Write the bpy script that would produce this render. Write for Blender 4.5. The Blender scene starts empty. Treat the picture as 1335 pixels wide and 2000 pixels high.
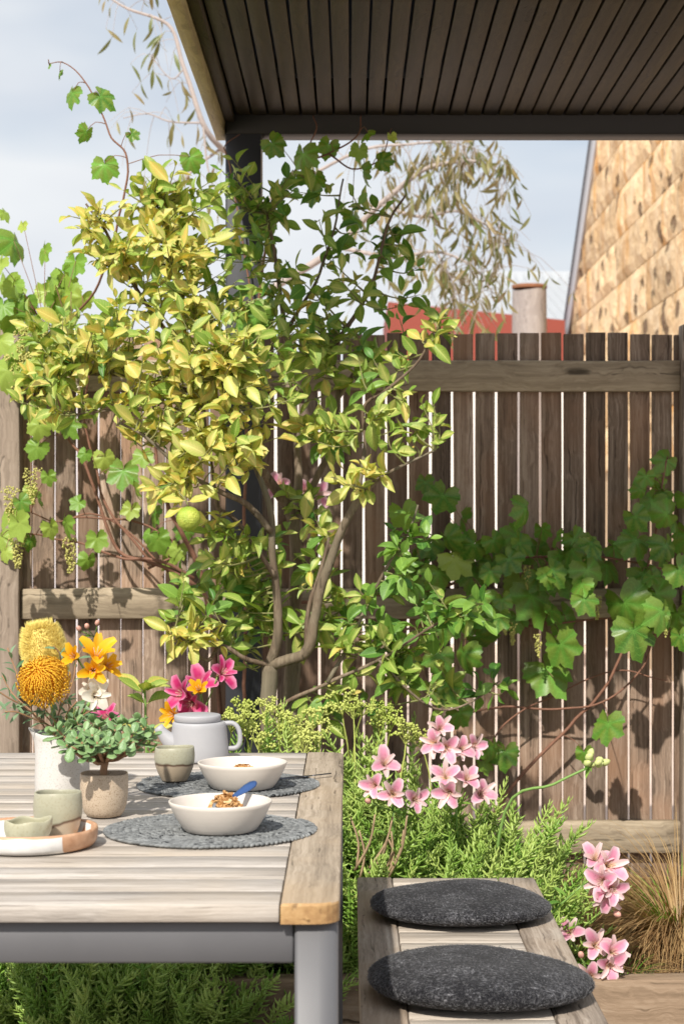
import bpy, bmesh, math, random
import numpy as np
from mathutils import Vector, Matrix, noise as mnoise

R = math.radians
random.seed(11)
scene = bpy.context.scene
COL = scene.collection

# ------------------------------------------------------------------ camera
CAM_H, FPX, VX, VY = 1.27, 3700.0, 683.0, 1007.0
cam_d = bpy.data.cameras.new('camera')
cam = bpy.data.objects.new('camera', cam_d); COL.objects.link(cam)
cam.location = (0, 0, CAM_H); cam.rotation_euler = (R(90), 0, 0)
cam_d.sensor_fit = 'VERTICAL'; cam_d.sensor_height = 36.0; cam_d.sensor_width = 24.0
cam_d.lens = 66.6
cam_d.shift_x = -15.5 / 2000; cam_d.shift_y = 7 / 2000
cam_d.clip_start = 0.05; cam_d.clip_end = 600
cam_d.dof.use_dof = True; cam_d.dof.focus_distance = 3.95; cam_d.dof.aperture_fstop = 8.5
scene.camera = cam

# ------------------------------------------------------------------ light
SUN = Vector((0.33, 1.0, -1.0)).normalized()          # direction the light travels
world = bpy.data.worlds.new('World'); scene.world = world; world.use_nodes = True
wn = world.node_tree; wn.nodes.clear()
w_out = wn.nodes.new('ShaderNodeOutputWorld'); w_bg = wn.nodes.new('ShaderNodeBackground')
w_sky = wn.nodes.new('ShaderNodeTexSky'); w_sky.sky_type = 'NISHITA'; w_sky.sun_disc = False
w_sky.sun_elevation = math.asin(-SUN.z)
w_sky.sun_rotation = math.atan2(-SUN.x, -SUN.y)
w_sky.air_density = 1.0; w_sky.dust_density = 1.0
w_tc = wn.nodes.new('ShaderNodeTexCoord'); w_map = wn.nodes.new('ShaderNodeMapping')
w_map.inputs['Scale'].default_value = (2.6, 2.6, 7.5); w_map.inputs['Location'].default_value = (0.35, 0.2, 0.55)
w_no = wn.nodes.new('ShaderNodeTexNoise'); w_no.inputs['Scale'].default_value = 1.0; w_no.inputs['Detail'].default_value = 4.0
w_no.inputs['Roughness'].default_value = 0.45
w_rp = wn.nodes.new('ShaderNodeValToRGB')
w_rp.color_ramp.elements[0].position = 0.34; w_rp.color_ramp.elements[0].color = (0.55, 0.55, 0.55, 1)
w_rp.color_ramp.elements[1].position = 0.45; w_rp.color_ramp.elements[1].color = (0.95, 0.95, 0.95, 1)
w_c2 = wn.nodes.new('ShaderNodeTexNoise'); w_c2.inputs['Scale'].default_value = 1.7; w_c2.inputs['Detail'].default_value = 3.0
w_cr = wn.nodes.new('ShaderNodeValToRGB')
w_cr.color_ramp.elements[0].position = 0.35; w_cr.color_ramp.elements[0].color = (6.3, 6.6, 7.3, 1)
w_cr.color_ramp.elements[1].position = 0.65; w_cr.color_ramp.elements[1].color = (8.1, 8.3, 8.5, 1)
w_mx = wn.nodes.new('ShaderNodeMix'); w_mx.data_type = 'RGBA'
L = wn.links.new
L(w_tc.outputs['Generated'], w_map.inputs['Vector']); L(w_map.outputs['Vector'], w_no.inputs['Vector'])
L(w_map.outputs['Vector'], w_c2.inputs['Vector']); L(w_c2.outputs['Fac'], w_cr.inputs['Fac'])
L(w_no.outputs['Fac'], w_rp.inputs['Fac']); L(w_rp.outputs['Color'], w_mx.inputs['Factor'])
L(w_sky.outputs['Color'], w_mx.inputs['A']); L(w_cr.outputs['Color'], w_mx.inputs['B'])
L(w_mx.outputs['Result'], w_bg.inputs['Color']); w_bg.inputs['Strength'].default_value = 0.1
L(w_bg.outputs['Background'], w_out.inputs['Surface'])
sun_d = bpy.data.lights.new('sun', 'SUN'); sun_d.energy = 5.0; sun_d.angle = R(1.0); sun_d.color = (1.0, 0.94, 0.85)
sun = bpy.data.objects.new('sun', sun_d); COL.objects.link(sun)
sun.rotation_euler = SUN.to_track_quat('-Z', 'Y').to_euler(); sun.location = (-4, -3, 6)

scene.view_settings.view_transform = 'Standard'; scene.view_settings.look = 'None'
scene.view_settings.exposure = 0.15; scene.view_settings.gamma = 1.0
scene.view_settings.use_curve_mapping = False
scene.render.engine = 'CYCLES'
cy = scene.cycles
cy.use_denoising = True
cy.max_bounces = 8; cy.diffuse_bounces = 4; cy.glossy_bounces = 3; cy.transmission_bounces = 5; cy.transparent_max_bounces = 6
cy.sample_clamp_indirect = 6.0; cy.caustics_reflective = False; cy.caustics_refractive = False

# ------------------------------------------------------------------ helpers
def P(px, py, d):
    """point of the place seen at that spot of the photograph, d metres away"""
    return Vector(((px - VX) * d / FPX, d, CAM_H + (VY - py) * d / FPX))
def S(px, d):
    return px * d / FPX
def PZ(px, py, z):
    """point on the level z"""
    return P(px, py, FPX * (CAM_H - z) / (py - VY))

class G:
    """collects faces; a = per-vertex (u across, v along, random)"""
    def __init__(s): s.v = []; s.f = []; s.a = []; s.m = []
    def add(s, v, f, a=None, mi=0):
        o = len(s.v); s.v += [tuple(p) for p in v]
        s.f += [tuple(i + o for i in q) for q in f]; s.m += [mi] * len(f)
        s.a += list(a) if a is not None else [(0, 0, 0)] * len(v)
        return s
    def join(s, g, M=None, rnd=None, mi=None):
        o = len(s.v)
        s.v += [tuple(M @ Vector(p)) for p in g.v] if M is not None else g.v
        s.f += [tuple(i + o for i in q) for q in g.f]; s.m += g.m if mi is None else [mi] * len(g.f)
        s.a += g.a if rnd is None else [(x, y, rnd) for x, y, z in g.a]
        return s

def np_of(g):
    return (np.array(g.v, dtype=np.float64).reshape(-1, 3), np.fromiter((i for q in g.f for i in q), dtype=np.int64),
            np.array([len(q) for q in g.f], dtype=np.int64), np.array(g.a, dtype=np.float64).reshape(-1, 3), np.array(g.m, dtype=np.int64))

def mesh_np(name, v, loops, tot, att, mi, mats, smooth=True):
    me = bpy.data.meshes.new(name)
    me.vertices.add(len(v)); me.vertices.foreach_set('co', v.astype(np.float32).ravel())
    me.loops.add(len(loops)); me.loops.foreach_set('vertex_index', loops.astype(np.int32))
    me.polygons.add(len(tot))
    st = np.zeros(len(tot), dtype=np.int32); st[1:] = np.cumsum(tot)[:-1]
    me.polygons.foreach_set('loop_start', st)
    me.polygons.foreach_set('loop_total', tot.astype(np.int32))
    me.polygons.foreach_set('use_smooth', np.full(len(tot), smooth, dtype=bool))
    for m in mats: me.materials.append(m)
    if len(mats) > 1: me.polygons.foreach_set('material_index', mi.astype(np.int32))
    at = me.attributes.new('lf', 'FLOAT_VECTOR', 'POINT'); at.data.foreach_set('vector', att.astype(np.float32).ravel())
    me.update(calc_edges=True); me.validate()
    return me

def mesh_of(name, g, mats, smooth=True):
    if not isinstance(mats, (list, tuple)): mats = [mats]
    v, l, t, a, m = np_of(g)
    return mesh_np(name, v, l, t, a, m, mats, smooth)

def scatter(protos, items):
    """many transformed copies of small shapes as one set of arrays; items = (which, 4x4, random)"""
    pr = [np_of(g) for g in protos]
    V, Lo, T, A, MI = [], [], [], [], []; off = 0
    for k, M, rnd in items:
        v, l, t, a, m = pr[k]; M = np.array(M)
        V.append(v @ M[:3, :3].T + M[:3, 3]); Lo.append(l + off); T.append(t); MI.append(m)
        b = a.copy(); b[:, 2] = rnd; A.append(b); off += len(v)
    return [np.concatenate(x) for x in (V, Lo, T, A, MI)]

WL = {}
def wl(o): return WL[o.name] if o is not None else Vector((0, 0, 0))
def tag(o, label, cat, group=None):
    o['label'] = label; o['category'] = cat
    if group: o['group'] = group
    return o
def thing(name, loc, label, cat, group=None):
    o = bpy.data.objects.new(name, None); COL.objects.link(o); o.location = loc; o.empty_display_size = 0.05
    WL[o.name] = Vector(loc)
    return tag(o, label, cat, group)
def link(name, me, loc, parent=None):
    """mesh whose own zero sits at world point loc"""
    o = bpy.data.objects.new(name, me); COL.objects.link(o)
    o.parent = parent; o.location = Vector(loc) - wl(parent); WL[o.name] = Vector(loc)
    return o
def put(name, me, M, parent=None):
    o = bpy.data.objects.new(name, me); COL.objects.link(o); o.parent = parent
    o.matrix_local = Matrix.Translation(-wl(parent)) @ M; WL[o.name] = M.to_translation()
    return o
def part(name, g, mats, parent=None, smooth=True, kind=None):
    """g in world coordinates; the object's zero goes to the middle of its box"""
    v = np.array(g.v); c = (v.min(0) + v.max(0)) / 2
    h = G(); h.v = [tuple(p) for p in (v - c)]; h.f = g.f; h.a = g.a; h.m = g.m
    o = link(name, mesh_of(name, h, mats, smooth), c, parent)
    if kind: o['kind'] = kind
    return o
def part_np(name, arr, mats, parent=None, smooth=True, kind=None):
    v, l, t, a, m = arr; c = (v.min(0) + v.max(0)) / 2
    if not isinstance(mats, (list, tuple)): mats = [mats]
    o = link(name, mesh_np(name, v - c, l, t, a, m, mats, smooth), c, parent)
    if kind: o['kind'] = kind
    return o

def box(x0, x1, y0, y1, z0, z1, bev=0.0, nx=1, ny=1, nz=1, jit=0.0, seed=0):
    """box with bevelled edges, cut along its length and pushed about a little"""
    bm = bmesh.new(); bmesh.ops.create_cube(bm, size=1.0)
    for v in bm.verts:
        v.co = Vector((x0 if v.co.x < 0 else x1, y0 if v.co.y < 0 else y1, z0 if v.co.z < 0 else z1))
    if bev: bmesh.ops.bevel(bm, geom=list(bm.edges), offset=bev, segments=1 if bev < .004 else 2, affect='EDGES', profile=0.5)
    for ax, n, a, b in ((0, nx, x0, x1), (1, ny, y0, y1), (2, nz, z0, z1)):
        for k in range(1, n):
            co = Vector((0, 0, 0)); no = Vector((0, 0, 0)); co[ax] = a + (b - a) * k / n; no[ax] = 1
            bmesh.ops.bisect_plane(bm, geom=list(bm.verts) + list(bm.edges) + list(bm.faces), plane_co=co, plane_no=no)
    if jit:
        for v in bm.verts:
            q = v.co * 3.1 + Vector((seed * 7.3, seed * 1.9, seed * 3.3))
            v.co += Vector((mnoise.noise(q), mnoise.noise(q + Vector((9, 0, 0))), mnoise.noise(q + Vector((0, 9, 0))))) * jit
    g = G(); g.add([v.co.copy() for v in bm.verts], [tuple(v.index for v in f.verts) for f in bm.faces] if bm.verts.index_update() is None else [])
    bm.free(); return g

def tube(g, pts, rads, sides=6, cap=True, mi=0, rnd=0.0, wob=0.0):
    pts = [Vector(p) for p in pts]; n = len(pts)
    if not hasattr(rads, '__len__'): rads = [rads] * n
    t = (pts[1] - pts[0]).normalized(); u = t.orthogonal().normalized()
    V, F, A = [], [], []
    for i in range(n):
        t2 = (pts[min(i + 1, n - 1)] - pts[max(i - 1, 0)])
        t2 = t2.normalized() if t2.length > 1e-9 else t
        u = (u - t2 * u.dot(t2)); u = u.normalized() if u.length > 1e-6 else t2.orthogonal().normalized(); w = t2.cross(u); t = t2
        for k in range(sides):
            a = 2 * math.pi * k / sides; r = rads[i]
            if wob: r *= 1 + wob * mnoise.noise(pts[i] * 25 + Vector((math.cos(a), math.sin(a), 0)) * 1.5)
            V.append(pts[i] + (u * math.cos(a) + w * math.sin(a)) * r); A.append((k / sides, i / (n - 1), rnd))
    for i in range(n - 1):
        for k in range(sides):
            k2 = (k + 1) % sides
            F.append((i * sides + k, i * sides + k2, (i + 1) * sides + k2, (i + 1) * sides + k))
    if cap:
        F.append(tuple(range(sides - 1, -1, -1))); F.append(tuple((n - 1) * sides + k for k in range(sides)))
    g.add(V, F, A, mi); return g

def smooth_path(pts, n):
    """Catmull-Rom through points; returns n points"""
    p = [Vector(q) for q in pts]; p = [p[0] * 2 - p[1]] + p + [p[-1] * 2 - p[-2]]
    out = []; segs = len(p) - 3
    for i in range(n):
        s = i / (n - 1) * segs; k = min(int(s), segs - 1); t = s - k
        a, b, c, d = p[k:k + 4]
        out.append(0.5 * ((2 * b) + (c - a) * t + (2 * a - 5 * b + 4 * c - d) * t * t + (3 * b - a - 3 * c + d) * t ** 3))
    return out

def lathe(prof, seg=40, fn=None, g=None, c=(0, 0, 0), mi=0):
    g = g or G(); V, F, A, rows = [], [], [], []
    n = len(prof); c = Vector(c)
    for i, (r, z) in enumerate(prof):
        if r < 1e-6:
            rows.append([len(V)]); V.append(c + Vector((0, 0, z))); A.append((0, i / (n - 1), 0)); continue
        row = []
        for k in range(seg):
            a = 2 * math.pi * k / seg; p = Vector((r * math.cos(a), r * math.sin(a), z))
            if fn: p = fn(p, a, i)
            row.append(len(V)); V.append(c + p); A.append((k / seg, i / (n - 1), 0))
        rows.append(row)
    for i in range(n - 1):
        a, b = rows[i], rows[i + 1]
        for k in range(seg):
            k2 = (k + 1) % seg
            if len(a) == 1 and len(b) == 1: break
            if len(a) == 1: F.append((a[0], b[k2], b[k]))
            elif len(b) == 1: F.append((a[k], a[k2], b[0]))
            else: F.append((a[k], a[k2], b[k2], b[k]))
    g.add(V, F, A, mi); return g

def frame(pos, y_dir, z_hint, s=1.0, roll=0.0):
    """4x4: local +Y along y_dir, +Z as near z_hint as possible"""
    y = Vector(y_dir).normalized(); z = Vector(z_hint) - y * Vector(z_hint).dot(y)
    z = z.normalized() if z.length > 1e-5 else y.orthogonal().normalized()
    x = y.cross(z)
    M = Matrix.Identity(4)
    for i in range(3): M[i][0] = x[i] * s; M[i][1] = y[i] * s; M[i][2] = z[i] * s; M[i][3] = pos[i]
    if roll: M = M @ Matrix.Rotation(roll, 4, 'Y')
    return M

# ------------------------------------------------------------------ materials
class NT:
    def __init__(s, name):
        s.m = bpy.data.materials.new(name); s.m.use_nodes = True; s.t = s.m.node_tree; s.t.nodes.clear()
        s.out = s.t.nodes.new('ShaderNodeOutputMaterial')
    def n(s, kind, ins=None, **props):
        nd = s.t.nodes.new('ShaderNode' + kind)
        for k, v in props.items(): setattr(nd, k, v)
        for k, v in (ins or {}).items(): s.set(nd.inputs[k], v)
        return nd
    def set(s, sock, v):
        if isinstance(v, bpy.types.NodeSocket): s.t.links.new(v, sock)
        else: sock.default_value = v
    def math(s, op, a, b=0.0, c=None):
        nd = s.n('Math', operation=op); s.set(nd.inputs[0], a); s.set(nd.inputs[1], b)
        if c is not None: s.set(nd.inputs[2], c)
        return nd.outputs[0]
    def mix(s, f, a, b, blend='MIX'):
        nd = s.n('Mix', data_type='RGBA', blend_type=blend); s.set(nd.inputs['Factor'], f); s.set(nd.inputs['A'], a); s.set(nd.inputs['B'], b)
        return nd.outputs['Result']
    def ramp(s, f, stops, interp='LINEAR'):
        nd = s.n('ValToRGB'); s.set(nd.inputs['Fac'], f); cr = nd.color_ramp; cr.interpolation = interp
        while len(cr.elements) < len(stops): cr.elements.new(0.5)
        for e, (p, c) in zip(cr.elements, stops):
            e.position = p; e.color = c if len(c) == 4 else (*c, 1)
        return nd.outputs['Color']
    def noise(s, vec, scale, detail=4, rough=0.55, dist=0.0):
        nd = s.n('TexNoise', {'Scale': scale, 'Detail': detail, 'Roughness': rough, 'Distortion': dist})
        if vec is not None: s.set(nd.inputs['Vector'], vec)
        return nd.outputs['Fac']
    def mapping(s, vec, scale=(1, 1, 1), loc=(0, 0, 0)):
        nd = s.n('Mapping'); s.set(nd.inputs['Vector'], vec); nd.inputs['Scale'].default_value = scale; nd.inputs['Location'].default_value = loc
        return nd.outputs[0]
    def objvec(s, spread=23.0):
        tc = s.n('TexCoord'); oi = s.n('ObjectInfo')
        v = s.n('VectorMath', operation='ADD'); s.set(v.inputs[0], tc.outputs['Object'])
        cm = s.n('CombineXYZ'); q = s.math('MULTIPLY', oi.outputs['Random'], spread)
        for k in range(3): s.set(cm.inputs[k], q)
        s.set(v.inputs[1], cm.outputs[0]); return v.outputs[0], oi.outputs['Random'], tc.outputs['Object']
    def bump(s, h, strength=0.3, dist=0.002):
        nd = s.n('Bump', {'Strength': strength, 'Distance': dist, 'Height': h}); return nd.outputs['Normal']
    def bsdf(s, color, rough=0.6, normal=None, spec=0.5, metal=0.0, **kw):
        nd = s.n('BsdfPrincipled', {'Base Color': color, 'Roughness': rough, 'Metallic': metal, 'Specular IOR Level': spec})
        if normal is not None: s.set(nd.inputs['Normal'], normal)
        for k, v in kw.items(): s.set(nd.inputs[k.replace('_', ' ')], v)
        return nd.outputs[0]
    def end(s, sh): s.t.links.new(sh, s.out.inputs['Surface']); return s.m

def c4(c): return (*c, 1.0)
def wood(name, dark, mid, light, axis, fine=1.0, rough=0.8, bump=0.5, tint=None, crack=0.5, vary=0.25, knots=False):
    t = NT(name); v, rnd, raw = t.objvec()
    lo, hi = 2.2 * fine, 95 * fine
    sc = [hi] * 3; sc[axis] = lo
    warp = t.noise(t.mapping(v, (3, 3, 3)), 2.0, 3)
    wv = t.n('VectorMath', operation='ADD'); t.set(wv.inputs[0], t.mapping(v, tuple(sc)))
    cw = t.n('CombineXYZ')
    for k in range(3): t.set(cw.inputs[k], t.math('MULTIPLY', warp, 0.0 if k == axis else 4.0))
    t.set(wv.inputs[1], cw.outputs[0]); gv = wv.outputs[0]
    n1 = t.noise(gv, 0.45, 5, 0.6); n2 = t.noise(gv, 1.6, 5, 0.7)
    s3 = [16.0 * fine] * 3; s3[axis] = 1.3 * fine
    n3 = t.noise(t.mapping(v, tuple(s3)), 0.55, 4, 0.6)
    f = t.math('ADD', t.math('MULTIPLY', n1, 0.36), t.math('ADD', t.math('MULTIPLY', n2, 0.34), t.math('MULTIPLY', n3, 0.30)))
    col = t.ramp(f, [(0.36, dark), (0.50, mid), (0.64, light)])
    if tint is not None:
        b = t.noise(t.mapping(v, (1, 1, 1)), 3.0, 3)
        col = t.mix(t.ramp(b, [(0.45, (0, 0, 0)), (0.7, (1, 1, 1))]), col, t.mix(0.7, col, c4(tint), 'MIX'))
    ck = t.ramp(t.noise(gv, 0.8, 2, 0.5), [(0.30, (1, 1, 1)), (0.36, (0, 0, 0))])
    col = t.mix(t.math('MULTIPLY', ck, crack), col, c4(tuple(x * 0.25 for x in dark)))
    br = t.math('ADD', 1.0 - vary, t.math('MULTIPLY', rnd, 2 * vary))
    vm = t.n('VectorMath', operation='SCALE'); t.set(vm.inputs[0], col); t.set(vm.inputs['Scale'], br); col = vm.outputs[0]
    if knots:
        vo = t.n('TexVoronoi', {'Scale': 1.0}); ks = [9.0] * 3; ks[axis] = 2.5
        t.set(vo.inputs['Vector'], t.mapping(v, tuple(ks)))
        kd = t.ramp(vo.outputs['Distance'], [(0.06, (1, 1, 1)), (0.13, (0, 0, 0))])
        col = t.mix(t.math('MULTIPLY', kd, 0.75), col, c4(tuple(x * 0.4 for x in dark)))
    h = t.math('SUBTRACT', t.math('ADD', n2, n1), t.math('MULTIPLY', ck, 0.6))
    return t.end(t.bsdf(col, rough, t.bump(h, bump, 0.0025), 0.3))

def leafmat(name, a, b, back=None, transl=0.35, rough=0.42, blotch=None, vein=0.3, spec=0.45):
    """a..b = range of leaf colours, picked leaf by leaf"""
    t = NT(name); at = t.n('Attribute', attribute_name='lf'); sx = t.n('SeparateXYZ'); t.set(sx.inputs[0], at.outputs['Vector'])
    oi = t.n('ObjectInfo'); rnd = t.math('FRACT', t.math('ADD', sx.outputs[2], oi.outputs['Random']))
    col = t.mix(rnd, c4(a), c4(b))
    tc = t.n('TexCoord')
    n = t.noise(tc.outputs['Object'], 55, 4)
    if blotch is not None:
        edge = t.math('ADD', t.math('MULTIPLY', t.math('ABSOLUTE', sx.outputs[0]), 0.35), n)
        col = t.mix(t.ramp(edge, [(0.55, (0, 0, 0)), (0.85, (1, 1, 1))]), col, c4(blotch))
    mid = t.ramp(t.math('ABSOLUTE', sx.outputs[0]), [(0.03, (1, 1, 1)), (0.12, (0, 0, 0))])
    sv = t.math('SINE', t.math('MULTIPLY', t.math('SUBTRACT', sx.outputs[1], t.math('MULTIPLY', t.math('ABSOLUTE', sx.outputs[0]), 0.18)), 60))
    sv = t.ramp(sv, [(0.86, (0, 0, 0)), (1.0, (.5, .5, .5))])
    vv = t.math('MAXIMUM', mid, sv)
    col = t.mix(t.math('MULTIPLY', vv, vein), col, c4(tuple(min(1, x * 1.7 + 0.04) for x in b)))
    vm = t.n('VectorMath', operation='SCALE'); t.set(vm.inputs[0], col); t.set(vm.inputs['Scale'], t.math('ADD', 0.75, t.math('MULTIPLY', n, 0.5))); col = vm.outputs[0]
    nm = t.bump(t.math('ADD', n, t.math('MULTIPLY', vv, -0.5)), 0.25, 0.001)
    bs = t.bsdf(col, rough, nm, spec)
    tr = t.n('BsdfTranslucent'); hv = t.n('Mix', data_type='RGBA', blend_type='MULTIPLY'); t.set(hv.inputs['Factor'], 1.0); t.set(hv.inputs['A'], col); t.set(hv.inputs['B'], (1.5, 1.45, 0.7, 1))
    t.set(tr.inputs['Color'], hv.outputs['Result'])
    mx = t.n('MixShader', {0: transl}); t.set(mx.inputs[1], bs); t.set(mx.inputs[2], tr.outputs[0])
    return t.end(mx.outputs[0])

def plain(name, col, rough=0.6, metal=0.0, var=0.15, scale=30, bump=0.0, spec=0.5):
    t = NT(name); v, rnd, raw = t.objvec(); n = t.noise(v, scale, 5)
    vm = t.n('VectorMath', operation='SCALE'); t.set(vm.inputs[0], c4(col)[:3]); t.set(vm.inputs['Scale'], t.math('ADD', 1 - var, t.math('MULTIPLY', n, 2 * var)))
    nm = t.bump(n, bump, 0.003) if bump else None
    return t.end(t.bsdf(vm.outputs[0], rough, nm, spec, metal))

MAT = {}
MAT['paling'] = wood('weathered_paling', (.055, .039, .028), (.245, .177, .130), (.49, .39, .31), 2, 1.1, tint=(.30, .165, .095), vary=.36)
MAT['rail'] = wood('weathered_rail', (.13, .10, .068), (.31, .25, .175), (.48, .40, .29), 0, 0.7, vary=.12, knots=True)
MAT['post'] = wood('weathered_post', (.13, .10, .075), (.29, .23, .18), (.45, .37, .30), 2, 0.7, vary=.1)
MAT['table'] = wood('silvered_teak', (.20, .175, .15), (.42, .38, .34), (.64, .60, .55), 0, 1.9, rough=.75, bump=.35, tint=(.42, .35, .27), vary=.05, crack=.5)
MAT['table_edge'] = wood('silvered_teak_edge', (.14, .11, .08), (.32, .26, .195), (.50, .42, .33), 1, 1.4, rough=.75, tint=(.40, .29, .18), vary=.08)
MAT['teak_end'] = wood('oiled_teak_end', (.24, .13, .055), (.38, .23, .10), (.50, .33, .16), 1, 0.8, rough=.6, vary=.05)
MAT['bench'] = wood('bench_teak', (.14, .11, .085), (.32, .265, .215), (.50, .44, .37), 1, 1.4, rough=.75, tint=(.38, .28, .19), vary=.1)
MAT['bench_slat'] = wood('bench_teak_slat', (.24, .20, .16), (.47, .41, .345), (.64, .58, .50), 0, 1.4, rough=.75, vary=.08)
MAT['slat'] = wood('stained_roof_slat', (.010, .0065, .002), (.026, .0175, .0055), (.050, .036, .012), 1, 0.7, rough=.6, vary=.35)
MAT['fascia'] = wood('fascia_timber', (.16, .13, .06), (.33, .27, .13), (.48, .40, .20), 1, 0.6, rough=.55, vary=.05)  # light yellowish tone paints in sunlight bounced up onto the underside
MAT['sleeper'] = wood('garden_sleeper', (.12, .080, .048), (.27, .19, .125), (.42, .33, .24), 0, 0.6, vary=.1, crack=.8, knots=True)
MAT['bark'] = wood('citrus_bark', (.055, .036, .024), (.16, .112, .076), (.33, .26, .19), 2, 0.8, rough=.9, bump=1.0, vary=.12, crack=.35, tint=(.20, .19, .13))
MAT['twig'] = plain('citrus_twig', (.20, .20, .07), .7, var=.3)
MAT['green_stem'] = plain('green_stem', (.19, .33, .08), .5, var=.2)
MAT['vine_stem'] = plain('red_vine_stem', (.22, .105, .065), .75, var=.4, scale=60, bump=.3)
MAT['gum_bark'] = plain('gum_bark', (.42, .36, .33), .8, var=.25)
MAT['frame_metal'] = plain('grey_powder_coat', (.115, .115, .122), .5, 0.0, .14, 9, .04)
MAT['post_metal'] = plain('charcoal_powder_coat', (.040, .042, .050), .45, 0.2, .12, 20, .03)
MAT['beam_metal'] = plain('shade_darkened_beam', (.014, .013, .013), .55, 0.1, .12, 20, .03)  # pergola steel darkened further to stand in for shade under the roof
MAT['lemon_gold'] = leafmat('citrus_leaf_gold', (.70, .50, .12), (.60, .58, .20), transl=.24, rough=.45, blotch=(.38, .46, .09))
MAT['lemon_lime'] = leafmat('citrus_leaf_lime', (.20, .34, .05), (.56, .56, .17), transl=.25, rough=.45, blotch=(.18, .30, .04))
MAT['lemon_green'] = leafmat('citrus_leaf_green', (.060, .18, .028), (.24, .40, .07), transl=.26, rough=.42)
MAT['vine_leaf'] = leafmat('vine_leaf_green', (.045, .15, .016), (.16, .37, .05), transl=.27, rough=.36, blotch=(.17, .26, .04), vein=.42)
MAT['vine_pale'] = leafmat('vine_leaf_pale', (.16, .32, .04), (.38, .48, .09), transl=.28, rough=.4, vein=.2)
MAT['vine_flower'] = plain('vine_blossom', (.50, .48, .14), .7, var=.3, scale=90)
MAT['gum_leaf'] = leafmat('gum_leaf_olive', (.14, .18, .06), (.32, .25, .13), transl=.25, vein=.05)
MAT['sedum'] = leafmat('succulent_leaf', (.19, .36, .05), (.48, .60, .16), transl=.15, rough=.35, vein=0)
MAT['sedum_flower'] = leafmat('succulent_flower', (.38, .47, .08), (.56, .60, .17), transl=.1, rough=.6, vein=0)
MAT['jade'] = leafmat('jade_leaf', (.12, .24, .075), (.24, .36, .15), transl=.06, rough=.3, vein=0, blotch=(.22, .34, .15))
MAT['olive_leaf'] = leafmat('olive_leaf', (.055, .14, .055), (.20, .30, .17), transl=.12, vein=.25)
MAT['grass_green'] = leafmat('grass_blade_green', (.12, .30, .03), (.26, .44, .07), transl=.3, vein=0)
MAT['grass_bronze'] = leafmat('grass_blade_bronze', (.20, .105, .042), (.48, .33, .155), transl=.2, vein=0, rough=.5)
# petals: colour by place on the petal (throat streaked, rim darker)
def petalmat(name, rim, body, throat, streak, transl=.3):
    t = NT(name); at = t.n('Attribute', attribute_name='lf'); sx = t.n('SeparateXYZ'); t.set(sx.inputs[0], at.outputs['Vector'])
    u = t.math('ABSOLUTE', sx.outputs[0]); v = sx.outputs[1]
    oi = t.n('ObjectInfo'); tc = t.n('TexCoord'); n = t.noise(tc.outputs['Object'], 160, 3)
    col = t.mix(t.ramp(v, [(0.25, (0, 0, 0)), (0.65, (1, 1, 1))]), c4(throat), c4(body))
    col = t.mix(t.math('MULTIPLY', t.ramp(t.math('ADD', u, t.math('MULTIPLY', n, .35)), [(0.55, (0, 0, 0)), (1.0, (1, 1, 1))]), 0.75), col, c4(rim))
    col = t.mix(t.ramp(v, [(0.84, (0, 0, 0)), (0.99, (.6, .6, .6))]), col, c4(rim))
    st = t.ramp(t.noise(t.mapping(at.outputs['Vector'], (26, 3.5, 1)), 1.0, 1), [(0.60, (0, 0, 0)), (0.66, (1, 1, 1))])
    band = t.math('MULTIPLY', t.ramp(v, [(0.25, (0, 0, 0)), (0.4, (1, 1, 1)), (0.62, (1, 1, 1)), (0.75, (0, 0, 0))]), t.ramp(u, [(0.35, (1, 1, 1)), (0.6, (0, 0, 0))]))
    if streak is not None: col = t.mix(t.math('MULTIPLY', t.math('MULTIPLY', st, band), .8), col, c4(streak))
    vm = t.n('VectorMath', operation='SCALE'); t.set(vm.inputs[0], col); t.set(vm.inputs['Scale'], t.math('ADD', 0.8, t.math('MULTIPLY', oi.outputs['Random'], 0.3)))
    bs = t.bsdf(vm.outputs[0], .5, t.bump(n, .15, .0006), .35)
    tr = t.n('BsdfTranslucent'); t.set(tr.inputs['Color'], vm.outputs[0]); mx = t.n('MixShader', {0: transl}); t.set(mx.inputs[1], bs); t.set(mx.inputs[2], tr.outputs[0])
    return t.end(mx.outputs[0])
MAT['pink_petal'] = petalmat('pink_petal', (.90, .70, .73), (.82, .33, .48), (.82, .55, .52), (.25, .02, .05))
MAT['pink_inner'] = petalmat('pink_inner_petal', (.88, .70, .70), (.86, .60, .58), (.86, .66, .30), (.22, .02, .04))
MAT['magenta_petal'] = petalmat('magenta_petal', (.80, .30, .48), (.60, .03, .17), (.75, .30, .30), (.2, .01, .05))
MAT['yellow_petal'] = petalmat('yellow_petal', (.86, .52, .03), (.86, .44, .01), (.80, .30, .01), None)
MAT['white_petal'] = petalmat('white_petal', (.80, .74, .66), (.78, .73, .62), (.62, .52, .30), None)

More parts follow.
